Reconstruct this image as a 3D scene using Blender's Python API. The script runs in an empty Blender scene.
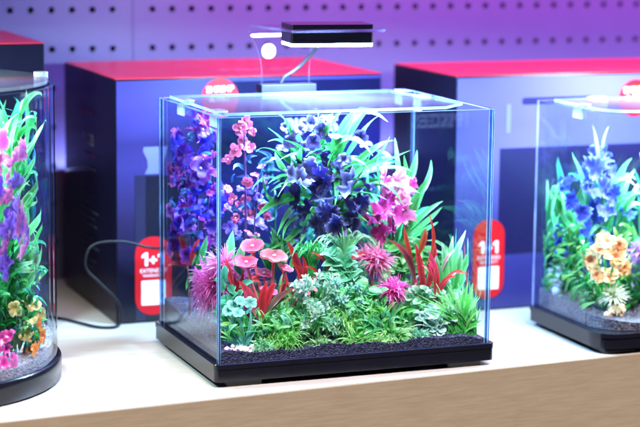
import bpy, math, random
from mathutils import Vector, Matrix
R = random.Random(7)
S = bpy.context.scene
COL = S.collection
PI = math.pi
V = Vector

# ------------------------------------------------------------------ camera
FPX = 1900.65
CAM = V((-0.5742, -1.7585, 0.4531))
AX_F = V((0.35669742, 0.92046655, -0.15971308))
AX_R = V((0.93296141, -0.3598437, 0.00977276))
AX_U = V((0.04847625, 0.15249206, 0.9871151))
def at(px, py, Y):
    """point of the world at depth Y that the photo shows near (px, py)"""
    d = AX_F + AX_R * ((px - 320) / FPX) - AX_U * ((py - 213.5) / FPX)
    return CAM + d * ((Y - CAM.y) / d.y)
def mpp(Y):                                   # metres that one photo pixel spans at depth Y
    return (Y + 1.83) / (FPX * 0.955)
cam = bpy.data.cameras.new('camera'); co = bpy.data.objects.new('camera', cam); COL.objects.link(co)
m3 = Matrix((AX_R, AX_U, -AX_F)).transposed()
co.matrix_world = Matrix.Translation(CAM) @ m3.to_4x4()
cam.sensor_width = 36; cam.lens = FPX / 640 * 36
cam.clip_start = 0.05; cam.clip_end = 50
cam.dof.use_dof = True; cam.dof.focus_distance = 1.93; cam.dof.aperture_fstop = 4.2
S.camera = co

# ------------------------------------------------------------------ materials
def new_mat(name):
    m = bpy.data.materials.new(name); m.use_nodes = True
    nt = m.node_tree; nt.nodes.clear()
    out = nt.nodes.new('ShaderNodeOutputMaterial')
    return m, nt, out
def N(nt, typ, **kw):
    n = nt.nodes.new(typ)
    for k, v in kw.items():
        if k in n.inputs.keys(): n.inputs[k].default_value = v
        else: setattr(n, k, v)
    return n
def rgba(c): return (c[0], c[1], c[2], 1)
def plain(name, c, rough=.5, spec=.5, noise=0.0, nscale=40, bump=0.0, coat=0.0, metal=0.0):
    m, nt, out = new_mat(name)
    p = N(nt, 'ShaderNodeBsdfPrincipled'); p.inputs['Base Color'].default_value = rgba(c)
    p.inputs['Roughness'].default_value = rough; p.inputs['Specular IOR Level'].default_value = spec
    p.inputs['Coat Weight'].default_value = coat; p.inputs['Metallic'].default_value = metal
    tc = N(nt, 'ShaderNodeTexCoord'); nz = N(nt, 'ShaderNodeTexNoise'); nz.inputs['Scale'].default_value = nscale; nz.inputs['Detail'].default_value = 5
    nt.links.new(tc.outputs['Object'], nz.inputs['Vector'])
    mx = N(nt, 'ShaderNodeMix', data_type='RGBA')
    mx.inputs[6].default_value = rgba([x * (1 - noise) for x in c]); mx.inputs[7].default_value = rgba([min(1, x * (1 + noise)) for x in c])
    nt.links.new(nz.outputs['Fac'], mx.inputs[0]); nt.links.new(mx.outputs[2], p.inputs['Base Color'])
    mr = N(nt, 'ShaderNodeMapRange'); mr.inputs['To Min'].default_value = max(0, rough - .06); mr.inputs['To Max'].default_value = rough + .06
    nt.links.new(nz.outputs['Fac'], mr.inputs['Value']); nt.links.new(mr.outputs[0], p.inputs['Roughness'])
    if bump:
        b = N(nt, 'ShaderNodeBump'); b.inputs['Strength'].default_value = bump; b.inputs['Distance'].default_value = .001
        nt.links.new(nz.outputs['Fac'], b.inputs['Height']); nt.links.new(b.outputs['Normal'], p.inputs['Normal'])
    nt.links.new(p.outputs[0], out.inputs[0])
    return m
def glass(name, tint, body=0.0, bodyc=(1, 1, 1), rough=0.0, f0=.04):
    """thin clear pane: straight-through light plus Schlick reflection on both faces"""
    m, nt, out = new_mat(name)
    tr = N(nt, 'ShaderNodeBsdfTransparent'); tr.inputs[0].default_value = rgba(tint)
    gl = N(nt, 'ShaderNodeBsdfGlossy'); gl.inputs['Roughness'].default_value = rough
    lw = N(nt, 'ShaderNodeLayerWeight'); lw.inputs['Blend'].default_value = .5
    pw = N(nt, 'ShaderNodeMath', operation='POWER'); pw.inputs[1].default_value = 5
    ma = N(nt, 'ShaderNodeMath', operation='MULTIPLY_ADD'); ma.inputs[1].default_value = 1 - f0; ma.inputs[2].default_value = f0
    mx = N(nt, 'ShaderNodeMixShader')
    nt.links.new(lw.outputs['Facing'], pw.inputs[0]); nt.links.new(pw.outputs[0], ma.inputs[0]); nt.links.new(ma.outputs[0], mx.inputs[0])
    src = tr.outputs[0]
    if body:
        df = N(nt, 'ShaderNodeBsdfDiffuse'); df.inputs[0].default_value = rgba(bodyc)
        tl = N(nt, 'ShaderNodeBsdfTranslucent'); tl.inputs[0].default_value = rgba(bodyc)
        a = N(nt, 'ShaderNodeMixShader'); nt.links.new(df.outputs[0], a.inputs[1]); nt.links.new(tl.outputs[0], a.inputs[2]); a.inputs[0].default_value = .5
        b = N(nt, 'ShaderNodeMixShader'); b.inputs[0].default_value = body
        nz = N(nt, 'ShaderNodeTexNoise'); nz.inputs['Scale'].default_value = 30; nz.inputs['Detail'].default_value = 6
        tc = N(nt, 'ShaderNodeTexCoord'); nt.links.new(tc.outputs['Object'], nz.inputs['Vector'])
        mr = N(nt, 'ShaderNodeMapRange'); mr.inputs['From Min'].default_value = .3; mr.inputs['From Max'].default_value = .7
        mr.inputs['To Min'].default_value = body * .6; mr.inputs['To Max'].default_value = body * 1.4
        nt.links.new(nz.outputs['Fac'], mr.inputs['Value']); nt.links.new(mr.outputs[0], b.inputs[0])
        nt.links.new(tr.outputs[0], b.inputs[1]); nt.links.new(a.outputs[0], b.inputs[2]); src = b.outputs[0]
    nt.links.new(src, mx.inputs[1]); nt.links.new(gl.outputs[0], mx.inputs[2]); nt.links.new(mx.outputs[0], out.inputs[0])
    return m
def leafmat(name, rough=.38, trans=.3):
    """moulded soft plastic; its pigment, with painted-in light contrast, is stored per vertex"""
    m, nt, out = new_mat(name)
    at_ = N(nt, 'ShaderNodeAttribute'); at_.attribute_name = 'pigment'
    tc = N(nt, 'ShaderNodeTexCoord'); nz = N(nt, 'ShaderNodeTexNoise'); nz.inputs['Scale'].default_value = 260; nz.inputs['Detail'].default_value = 3
    nt.links.new(tc.outputs['Object'], nz.inputs['Vector'])
    hs = N(nt, 'ShaderNodeHueSaturation'); mr = N(nt, 'ShaderNodeMapRange'); mr.inputs['To Min'].default_value = .9; mr.inputs['To Max'].default_value = 1.45
    nt.links.new(nz.outputs['Fac'], mr.inputs['Value']); nt.links.new(mr.outputs[0], hs.inputs['Value']); nt.links.new(at_.outputs['Color'], hs.inputs['Color'])
    p = N(nt, 'ShaderNodeBsdfPrincipled'); p.inputs['Roughness'].default_value = rough; p.inputs['Specular IOR Level'].default_value = .45
    b = N(nt, 'ShaderNodeBump'); b.inputs['Strength'].default_value = .25; b.inputs['Distance'].default_value = .0006
    nt.links.new(nz.outputs['Fac'], b.inputs['Height']); nt.links.new(b.outputs[0], p.inputs['Normal'])
    tl = N(nt, 'ShaderNodeBsdfTranslucent')
    nt.links.new(hs.outputs[0], p.inputs['Base Color']); nt.links.new(hs.outputs[0], tl.inputs[0])
    mx = N(nt, 'ShaderNodeMixShader'); mx.inputs[0].default_value = trans
    nt.links.new(p.outputs[0], mx.inputs[1]); nt.links.new(tl.outputs[0], mx.inputs[2]); nt.links.new(mx.outputs[0], out.inputs[0])
    return m
def emit(name, c, s):
    m, nt, out = new_mat(name)
    e = N(nt, 'ShaderNodeEmission'); e.inputs[0].default_value = rgba(c); e.inputs[1].default_value = s
    nt.links.new(e.outputs[0], out.inputs[0]); return m
def wood(name, c1, c2, sx, sz, rough, spec=.4):
    m, nt, out = new_mat(name)
    tc = N(nt, 'ShaderNodeTexCoord'); mp = N(nt, 'ShaderNodeMapping'); mp.inputs['Scale'].default_value = (sx, sz, sz)
    nz = N(nt, 'ShaderNodeTexNoise'); nz.inputs['Scale'].default_value = 6; nz.inputs['Detail'].default_value = 8; nz.inputs['Roughness'].default_value = .65
    nt.links.new(tc.outputs['Object'], mp.inputs[0]); nt.links.new(mp.outputs[0], nz.inputs['Vector'])
    cr = N(nt, 'ShaderNodeValToRGB'); cr.color_ramp.elements[0].position = .3; cr.color_ramp.elements[1].position = .7
    cr.color_ramp.elements[0].color = rgba(c1); cr.color_ramp.elements[1].color = rgba(c2)
    p = N(nt, 'ShaderNodeBsdfPrincipled'); p.inputs['Roughness'].default_value = rough; p.inputs['Specular IOR Level'].default_value = spec
    nt.links.new(nz.outputs['Fac'], cr.inputs[0]); nt.links.new(cr.outputs[0], p.inputs['Base Color']); nt.links.new(p.outputs[0], out.inputs[0])
    return m
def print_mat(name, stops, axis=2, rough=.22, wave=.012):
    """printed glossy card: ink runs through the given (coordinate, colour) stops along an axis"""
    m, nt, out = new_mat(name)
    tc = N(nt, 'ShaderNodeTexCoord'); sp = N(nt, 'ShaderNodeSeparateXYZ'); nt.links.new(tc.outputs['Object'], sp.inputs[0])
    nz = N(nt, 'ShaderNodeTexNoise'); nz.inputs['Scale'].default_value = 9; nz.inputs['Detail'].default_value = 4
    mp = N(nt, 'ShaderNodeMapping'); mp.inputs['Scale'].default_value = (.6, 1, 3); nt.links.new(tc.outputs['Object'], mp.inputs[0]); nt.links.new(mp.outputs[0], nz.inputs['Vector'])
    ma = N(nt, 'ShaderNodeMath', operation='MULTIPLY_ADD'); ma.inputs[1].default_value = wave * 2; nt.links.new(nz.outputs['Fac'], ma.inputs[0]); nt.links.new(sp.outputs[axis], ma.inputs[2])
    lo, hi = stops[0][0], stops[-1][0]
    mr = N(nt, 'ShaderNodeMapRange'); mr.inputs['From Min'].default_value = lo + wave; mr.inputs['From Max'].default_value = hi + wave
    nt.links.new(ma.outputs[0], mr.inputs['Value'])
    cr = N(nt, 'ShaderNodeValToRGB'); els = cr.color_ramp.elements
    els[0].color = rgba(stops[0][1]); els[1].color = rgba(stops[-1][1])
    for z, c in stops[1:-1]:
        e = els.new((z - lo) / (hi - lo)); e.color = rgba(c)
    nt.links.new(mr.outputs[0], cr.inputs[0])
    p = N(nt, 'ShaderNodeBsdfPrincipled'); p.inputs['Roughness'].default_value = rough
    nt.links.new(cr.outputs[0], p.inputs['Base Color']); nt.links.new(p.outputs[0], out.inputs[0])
    return m

M = dict(
    leaf=leafmat('soft_plastic_leaf', .27, .32), petal=leafmat('cloth_petal', .6, .35), rockm=leafmat('painted_resin', .55, .05),
    glass=glass('clear_glass', (.955, .98, .985)),
    glass_edge=glass('glass_cut_edge', (.05, .12, .34), .16, (.08, .22, .55), .05),
    arris=glass('highlight_tinted_arris', (.55, .72, .95), .45, (.5, .72, 1), .12),  # pale body colour paints in the glint that the chamfered edges catch
    pale_edge=glass('pale_cut_edge', (.45, .5, .75), .5, (.5, .55, .9), .08),
    lid=glass('clear_acrylic_lid', (.93, .97, .985), .022, (.9, .96, 1), .06),
    lid_edge=glass('acrylic_cut_edge', (.2, .45, .65), .5, (.35, .6, .85), .1),
    acrylic=glass('clear_acrylic', (.95, .955, .98), 0, (.9, .93, 1), .02, .018),
    acrylic_edge=glass('bright_acrylic_edge', (.75, .8, .92), .10, (.6, .68, 1), .1),
    clip=glass('frosted_clip', (.8, .86, .92), .28, (.7, .8, .95), .15),
    black=plain('black_plastic', (.005, .005, .008), .2, .45, .15, 60),
    blacksoft=plain('black_satin_plastic', (.018, .018, .024), .36, .5, .15, 90),
    bluegrey=plain('grey_blue_plastic', (.006, .006, .016), .5, .12, .1, 60),
    cord=plain('black_rubber_cord', (.005, .005, .007), .45, .25, .2, 120),
    white=plain('white_sticker_paper', (.6, .6, .6), .5, .3, .03, 80),
    red=plain('red_sticker_paper', (.38, .006, .010), .42, .2, .05, 50),
    redcard=plain('red_glossy_card', (.52, .022, .03), .3, .4, .05, 18),
    blackcard=plain('black_glossy_card', (.004, .004, .012), .3, .22, .12, 12, .02),
    greyink=plain('grey_ink', (.30, .30, .36), .4, .3, .05, 60),
    dimink=plain('faint_grey_ink', (.07, .07, .09), .4, .3, .05, 60),
    redink=plain('dull_red_ink', (.16, .02, .03), .4, .3, .05, 60),
    paleink=plain('pale_blue_ink', (.38, .41, .6), .35, .4, .05, 60),
    dimpink=plain('pale_pink_ink', (.75, .22, .26), .35, .4, .05, 60),
    dimpale=plain('dim_pale_ink', (.09, .10, .2), .35, .4, .05, 60),
    panel=plain('grey_powder_coat', (.12, .11, .20), .42, .5, .04, 25),
    backing=plain('dark_wall_behind', (.03, .03, .04), .8, .2, .1, 10),
    diffuser=emit('lit_lamp_diffuser', (.40, .66, 1.0), 950),
    led=emit('blue_indicator', (.25, .35, 1.0), 2.5),
    top=wood('pale_laminate', (.30, .275, .235), (.37, .345, .305), 1.5, 20, .34),
    front=wood('brown_wood_edge', (.19, .143, .092), (.245, .19, .127), 1.6, 60, .5),
)
def gravel_mat(name, c1, c2):
    m, nt, out = new_mat(name)
    tc = N(nt, 'ShaderNodeTexCoord'); vo = N(nt, 'ShaderNodeTexVoronoi'); vo.inputs['Scale'].default_value = 620
    nt.links.new(tc.outputs['Object'], vo.inputs['Vector'])
    cr = N(nt, 'ShaderNodeValToRGB'); cr.color_ramp.elements[0].color = rgba(c1); cr.color_ramp.elements[1].color = rgba(c2)
    se = N(nt, 'ShaderNodeSeparateColor'); nt.links.new(vo.outputs['Color'], se.inputs[0]); nt.links.new(se.outputs[0], cr.inputs[0])
    p = N(nt, 'ShaderNodeBsdfPrincipled'); p.inputs['Roughness'].default_value = .35
    b = N(nt, 'ShaderNodeBump'); b.inputs['Strength'].default_value = .9; b.inputs['Distance'].default_value = .001; b.invert = True
    nt.links.new(vo.outputs['Distance'], b.inputs['Height']); nt.links.new(b.outputs[0], p.inputs['Normal'])
    nt.links.new(cr.outputs[0], p.inputs['Base Color']); nt.links.new(p.outputs[0], out.inputs[0])
    return m
M['gravel'] = gravel_mat('black_gravel_grains', (.004, .004, .013), (.05, .05, .12))
M['gravel_pale'] = gravel_mat('grey_blue_gravel_grains', (.10, .09, .13), (.32, .29, .36))

# ------------------------------------------------------------------ mesh builder
class MB:
    def __init__(s): s.v = []; s.f = []; s.c = []; s.m = []; s.sm = []
    def add(s, verts, faces, cols=None, mi=0, smooth=True):
        o = len(s.v); s.v += [tuple(x) for x in verts]
        if cols is None: cols = [(.5, .5, .5)] * len(verts)
        elif len(cols) == 3 and not hasattr(cols[0], '__len__'): cols = [cols] * len(verts)
        s.c += cols
        for i, f in enumerate(faces):
            s.f.append(tuple(o + k for k in f)); s.m.append(mi if not isinstance(mi, list) else mi[i]); s.sm.append(smooth)
    def box(s, a, b, mi=0):
        x0, y0, z0 = a; x1, y1, z1 = b
        s.add([(x0, y0, z0), (x1, y0, z0), (x1, y1, z0), (x0, y1, z0), (x0, y0, z1), (x1, y0, z1), (x1, y1, z1), (x0, y1, z1)],
              [(0, 3, 2, 1), (4, 5, 6, 7), (0, 1, 5, 4), (1, 2, 6, 5), (2, 3, 7, 6), (3, 0, 4, 7)], None, mi, False)
    def prism(s, pts, z0, z1, mi=0, mi_side=None, smooth=False):
        n = len(pts)
        v = [(p[0], p[1], z0) for p in pts] + [(p[0], p[1], z1) for p in pts]
        s.add(v, [tuple(reversed(range(n))), tuple(range(n, 2 * n))] , None, mi, False)
        s.add(v, [(i, (i + 1) % n, n + (i + 1) % n, n + i) for i in range(n)], None, mi if mi_side is None else mi_side, smooth)
    def tube(s, path, r, seg=8, col=(.5, .5, .5), caps=True, r1=None):
        n = len(path); V0 = []; prev = None
        for i, p in enumerate(path):
            p = V(p); t = (V(path[min(n - 1, i + 1)]) - V(path[max(0, i - 1)])).normalized()
            a = t.orthogonal().normalized() if prev is None else (prev - t * prev.dot(t)).normalized()
            prev = a; b = t.cross(a); rr = r if r1 is None else r + (r1 - r) * i / (n - 1)
            for k in range(seg):
                th = 2 * PI * k / seg; V0.append(p + (a * math.cos(th) + b * math.sin(th)) * rr)
        F = [(i * seg + k, i * seg + (k + 1) % seg, (i + 1) * seg + (k + 1) % seg, (i + 1) * seg + k) for i in range(n - 1) for k in range(seg)]
        if caps: F += [tuple(reversed(range(seg))), tuple((n - 1) * seg + k for k in range(seg))]
        s.add(V0, F, col)
    def build(s, name, mats, parent=None, loc=None, bevel=0):
        me = bpy.data.meshes.new(name)
        org = V(loc) if loc is not None else V((0, 0, 0))
        me.from_pydata([tuple(V(v) - org) for v in s.v], [], s.f)
        if not isinstance(mats, (list, tuple)): mats = [mats]
        for m in mats: me.materials.append(m)
        me.polygons.foreach_set('material_index', s.m); me.polygons.foreach_set('use_smooth', s.sm)
        ca = me.color_attributes.new('pigment', 'FLOAT_COLOR', 'POINT')
        buf = []
        for c in s.c: buf += [c[0], c[1], c[2], 1]
        ca.data.foreach_set('color', buf)
        me.update()
        o = bpy.data.objects.new(name, me); COL.objects.link(o)
        o.location = org
        if bevel:
            b = o.modifiers.new('bevel', 'BEVEL'); b.width = bevel; b.segments = 3; b.limit_method = 'ANGLE'; b.angle_limit = .7
        if parent is not None:
            o.parent = parent; o.location = org - world_of(parent)
        return o
def world_of(o):
    l = V(o.location)
    while o.parent: o = o.parent; l += V(o.location)
    return l
def thing(name, label, cat, loc, group=None):
    o = bpy.data.objects.new(name, None); COL.objects.link(o); o.location = loc
    o.empty_display_size = .01
    o['label'] = label; o['category'] = cat
    if group: o['group'] = group
    return o
def tag(o, label, cat, group=None):
    o['label'] = label; o['category'] = cat
    if group: o['group'] = group
    return o
def text(name, s, size, org, xdir, zdir, mat, parent, align='LEFT', bold=0.0):
    cu = bpy.data.curves.new(name, 'FONT'); cu.body = s; cu.size = size; cu.align_x = align; cu.offset = bold * size; cu.resolution_u = 3
    tmp = bpy.data.objects.new(name, cu); COL.objects.link(tmp)
    bpy.context.view_layer.update()
    me = bpy.data.meshes.new_from_object(tmp.evaluated_get(bpy.context.evaluated_depsgraph_get()))
    bpy.data.objects.remove(tmp); bpy.data.curves.remove(cu)
    mb = MB(); xd, zd = V(xdir), V(zdir)
    mb.add([V(org) + xd * v.co.x + zd * v.co.y for v in me.vertices], [tuple(p.vertices) for p in me.polygons], None, 0, False)
    bpy.data.meshes.remove(me)
    return mb.build(name, mat, parent, org)

# ------------------------------------------------------------------ foliage pieces
def lerp(a, b, t): return tuple(a[i] + (b[i] - a[i]) * t for i in range(3))
def jit(c, a=.18):
    k = 1 + R.uniform(-a, a); return tuple(max(0, min(1, x * k * (1 + R.uniform(-a * .4, a * .4)))) for x in c)
UPC = V((-.25, -.75, .6)).normalized()        # plants turn their leaves to the shop front and up to the lamp
def blade(mb, pts, w, c0, c1, prof='strap', face=None, tipc=None, fold=.25, wob=0.0):
    """a folded leaf along a smooth curve through three or four points"""
    P = [V(p) for p in pts]; n = 9
    def cv(t):
        if len(P) == 2: return P[0].lerp(P[1], t)
        if len(P) == 3:   # quadratic through the middle point
            c = P[1] * 2 - (P[0] + P[2]) * .5
            return P[0] * (1 - t) ** 2 + c * 2 * t * (1 - t) + P[2] * t * t
        return P[0] * (1 - t) ** 3 + P[1] * 3 * t * (1 - t) ** 2 + P[2] * 3 * t * t * (1 - t) + P[3] * t ** 3
    if face is None: face = (UPC + V((R.uniform(-.6, .6), R.uniform(-.3, .3), R.uniform(-.4, .4)))).normalized()
    vs = []; cs = []; ph = R.uniform(0, 6)
    for i in range(n + 1):
        t = i / n; p = cv(t); tg = (cv(min(1, t + .02)) - cv(max(0, t - .02))).normalized()
        sd = tg.cross(face)
        sd = sd.normalized() if sd.length > 1e-4 else tg.orthogonal().normalized()
        nr = sd.cross(tg)
        if prof == 'strap': ww = min(1, .45 + 2.2 * t) * (1 - t ** 1.7) ** .9
        elif prof == 'spear': ww = math.sin(PI * min(1, t ** .85 * .97 + .03)) ** .9
        elif prof == 'oval': ww = math.sqrt(max(0, 1 - (2 * t - 1) ** 2)) if t > .5 else math.sin(PI * t) ** .8
        else: ww = 1 - t * .85
        ww = max(ww, .03) * w * .5
        ru = math.sin(t * 17 + ph) * wob * w
        vs += [p - sd * ww + nr * (ww * fold + ru), p, p + sd * ww + nr * (ww * fold - ru)]
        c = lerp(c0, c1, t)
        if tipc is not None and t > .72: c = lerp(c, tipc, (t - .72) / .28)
        cs += [c, (c[0] * .5, c[1] * .55, c[2] * .5), c]  # vein tone pushed darker to paint in shade contrast
    F = []
    for i in range(n):
        a = i * 3; F += [(a, a + 1, a + 4, a + 3), (a + 1, a + 2, a + 5, a + 4)]
    mb.add(vs, F, cs)
WK = 1.2
def pxblade(mb, Y, pts, wpx, c0, c1, dY=None, **kw):
    if dY is None: dY = R.uniform(-.028, .012)
    n = len(pts); P = [at(x, y, Y + dY * (i / (n - 1)) ** 1.5) for i, (x, y) in enumerate(pts)]
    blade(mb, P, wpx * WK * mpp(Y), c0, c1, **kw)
def petal(mb, c, nrm, up, r, cin, cedge, ruff=.16, cup=.35, n=18, asp=1.0):
    if ruff > .1: n = 44; r *= 1.2
    """a ruffled cupped petal, wavy at its rim"""
    nrm = V(nrm).normalized(); a = (V(up) - nrm * V(up).dot(nrm)).normalized(); b = nrm.cross(a); c = V(c)
    vs = [c]; cs = [cin]; ph = R.uniform(0, 6); k1 = R.choice((5, 6, 7)); k2 = R.choice((9, 11, 13))
    for j, fr in enumerate((.35, .68, .92, 1.0)):
        for i in range(n):
            th = 2 * PI * i / n; rr = r * fr * (1 + ruff * fr * fr * (.9 * math.sin(k1 * th * .5 + ph) + .5 * math.sin(k2 * th + ph * 2) + ((R.uniform(-.3, 1.3) if i % 2 else -.6) if fr == 1 else 0)))
            h = r * (cup * fr * fr + ruff * 1.4 * fr ** 3 * math.sin(k1 * th + ph * 1.7))
            vs.append(c + a * (math.cos(th) * rr) + b * (math.sin(th) * rr * asp) + nrm * h)
            cs.append(lerp(cin, cedge, (0, .12, .55, 1)[j]))
    F = [(0, 1 + i, 1 + (i + 1) % n) for i in range(n)]
    for j in range(3):
        o = 1 + j * n; F += [(o + i, o + n + i, o + n + (i + 1) % n, o + (i + 1) % n) for i in range(n)]
    mb.add(vs, F, cs)
def blossom(mb, c, nrm, r, cin, cout, np_=5, heart=None):
    nrm = V(nrm).normalized(); a = nrm.orthogonal().normalized(); b = nrm.cross(a); c = V(c); ph = R.uniform(0, 6)
    for k in range(np_):
        th = ph + 2 * PI * k / np_ + R.uniform(-.2, .2); d = a * math.cos(th) + b * math.sin(th)
        q = [c, c + d * r * .55 + nrm * r * R.uniform(.2, .4), c + d * r * R.uniform(.85, 1.1) + nrm * r * R.uniform(-.1, .45)]
        blade(mb, q, r * R.uniform(.75, 1.0), cin, cout, 'oval', face=(nrm + d * -.3), fold=.2, wob=.05)
    if heart: ball(mb, c + nrm * r * .12, r * .18, heart)
def ball(mb, c, r, col, sq=1.0, nu=8, nv=5, lump=0.0):
    vs = []; c = V(c)
    for j in range(nv + 1):
        ph = PI * j / nv
        for i in range(nu):
            th = 2 * PI * i / nu; k = r * (1 + R.uniform(-lump, lump))
            vs.append(c + V((math.sin(ph) * math.cos(th) * k, math.sin(ph) * math.sin(th) * k, math.cos(ph) * k * sq)))
    F = [(j * nu + i, (j + 1) * nu + i, (j + 1) * nu + (i + 1) % nu, j * nu + (i + 1) % nu) for j in range(nv) for i in range(nu)]
    mb.add(vs, F, [jit(col, .1) if lump else col for _ in vs])
def rdir(zmin=-.2):
    while 1:
        d = V((R.uniform(-1, 1), R.uniform(-1, 1), R.uniform(zmin, 1)))
        if .1 < d.length < 1: return d.normalized()
def tuft(mb, c, r, n, w, c0, c1, zmin=-.1, squash=1.0, droop=.25, prof='needle', jr=.25, tipc=None, inner=.12):
    c = V(c)
    for _ in range(n):
        d = rdir(zmin); d.z *= squash; L = r * R.uniform(1 - jr, 1 + jr * .6)
        s = c + V((R.uniform(-1, 1), R.uniform(-1, 1), R.uniform(-.3, .5))) * r * inner
        e = s + d * L; e.z -= droop * L * R.uniform(.1, 1)
        m = s + d * L * .55 + V((0, 0, .08 * L))
        blade(mb, [s, m, e], w * R.uniform(.7, 1.2), jit(c0), jit(c1), prof, face=rdir(-1), fold=.3, tipc=tipc)
def sprig(mb, c, d, L, nl, lw, ll, c0, c1, prof='spear'):
    """a little branch set with pairs of leaves"""
    c = V(c); d = V(d).normalized(); a = d.orthogonal().normalized(); b = d.cross(a)
    mb.tube([c, c + d * L], lw * .12, 4, c0)
    for i in range(nl):
        t = (i + .6) / nl; th = i * 2.4; o = a * math.cos(th) + b * math.sin(th); p = c + d * L * t
        q = p + (o * .85 + d * .55).normalized() * ll * (1 - .35 * t) * R.uniform(.8, 1.15)
        blade(mb, [p, p.lerp(q, .55) + d * ll * .1, q], lw * R.uniform(.8, 1.1), jit(c0), jit(c1), prof, face=(d + o * -.3 + UPC * .5), fold=.15)

# ------------------------------------------------------------------ the setting
ZS = -.0229                                    # top of the shelf
sh = thing('display_shelf', 'pale laminate shop shelf with a brown wood front edge carrying the tanks', 'shelf', (0.1, .3, ZS))
def ye(x): return -.0326 + (x - .0971) * .0716   # the shelf's front edge runs a touch askew of the tanks
mb = MB(); x0, x1 = -1.6, 2.2
mb.prism([(x0, ye(x0)), (x1, ye(x1)), (x1, .598), (x0, .598)], ZS - .028, ZS)
mb.build('shelf_board', M['top'], sh, (0, 0, ZS))
mb = MB(); mb.prism([(x0, ye(x0) - .0016), (x1, ye(x1) - .0016), (x1, ye(x1) - .0002), (x0, ye(x0) - .0002)], ZS - .18, ZS - .0007)
mb.build('front_edge', M['front'], sh, (0, 0, ZS))

PITCH, RISE, YW = .0263, .0494, .60
def peg_panel(name, label, k0, k1, xa, xb, zr):
    mb = MB(); hr = .0042; n = 12; z0 = .3205
    xs = [-.0774 + PITCH * k for k in range(k0, k1 + 1)]
    zs_ = [z0 + RISE * j for j in range(-7, 6)]
    for i, x in enumerate(xs):
        l = xa if i == 0 else x - PITCH / 2; r = xb if i == len(xs) - 1 else x + PITCH / 2
        for z in zs_:
            sq = []
            for q in range(n):
                th = 2 * PI * q / n + PI / n; cx, cz = math.cos(th), math.sin(th); k = 1 / max(abs(cx), abs(cz))
                ux, uz = cx * k, cz * k
                sq.append((x + (ux * (r - x) if ux > 0 else ux * (x - l)), YW, z + uz * RISE / 2))
            ci = [(x + hr * math.cos(2 * PI * q / n + PI / n), YW, z + hr * math.sin(2 * PI * q / n + PI / n)) for q in range(n)]
            cb = [(p[0], YW + .004, p[2]) for p in ci]
            F = [(q, (q + 1) % n, n + (q + 1) % n, n + q) for q in range(n)] + [(n + q, n + (q + 1) % n, 2 * n + (q + 1) % n, 2 * n + q) for q in range(n)]
            mb.add(sq + ci + cb, F, None, 0, False)
    zlo, zhi = zs_[0] - RISE / 2, zs_[-1] + RISE / 2
    mb.add([(xa, YW, zlo), (xa, YW + .004, zlo), (xa, YW + .004, zhi), (xa, YW, zhi)], [(0, 1, 2, 3)], None, 0, False)
    mb.add([(xb, YW, zlo), (xb, YW + .004, zlo), (xb, YW + .004, zhi), (xb, YW, zhi)], [(3, 2, 1, 0)], None, 0, False)
    o = mb.build(name, M['panel'], None, (xs[0], YW, z0))
    return tag(o, label, 'back panel', 'perforated panels behind the shelf')
peg_panel('perforated_panel', 'perforated metal panel on the left, ending at the seam above the red topped box', -30, 5, -.0774 - 30.5 * PITCH, .0803, 0)
peg_panel('perforated_panel', 'perforated metal panel right of the seam, lit pink and lavender behind the lamp', 7, 62, .0812, -.0774 + 62.5 * PITCH, 0)
mb = MB(); mb.box((-1.6, YW + .012, -.2), (2.2, YW + .03, 1.1)); w = mb.build('back_wall', M['backing']); w['kind'] = 'structure'

# ------------------------------------------------------------------ boxes
def rounded(x0, z0, x1, z1, r, n=10):
    P = []
    for cx, cz, a0 in ((x1 - r, z1 - r, 0), (x0 + r, z1 - r, 90), (x0 + r, z0 + r, 180), (x1 - r, z0 + r, 270)):
        for i in range(n + 1):
            a = math.radians(a0 + 90 * i / n); P.append((cx + r * math.cos(a), cz + r * math.sin(a)))
    return P
def flat(name, P, y, mat, parent, th=.0005):
    mb = MB(); n = len(P); v = [(p[0], y - th, p[1]) for p in P] + [(p[0], y, p[1]) for p in P]
    mb.add(v, [tuple(range(n))] + [(i, n + i, n + (i + 1) % n, (i + 1) % n) for i in range(n)], None, 0, False)
    return mb.build(name, mat, parent, (P[0][0], y, P[0][1]))
def card_box(label, x0, y0, x1, y1, zt):
    t = thing('product_box', label, 'box', (x0, y0, ZS), 'boxes standing behind the tanks')
    mb = MB(); mb.box((x0, y0 + .0008, ZS), (x1, y1, zt - .0015)); mb.build('carton', M['blackcard'], t, (x0, y0, ZS), .0012)
    mb = MB(); mb.box((x0 + .0004, y0 + .001, zt - .0012), (x1 - .0004, y1 - .0004, zt)); mb.build('top_flap', M['redcard'], t, (x0, y0, zt), .0006)
    return t
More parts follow.
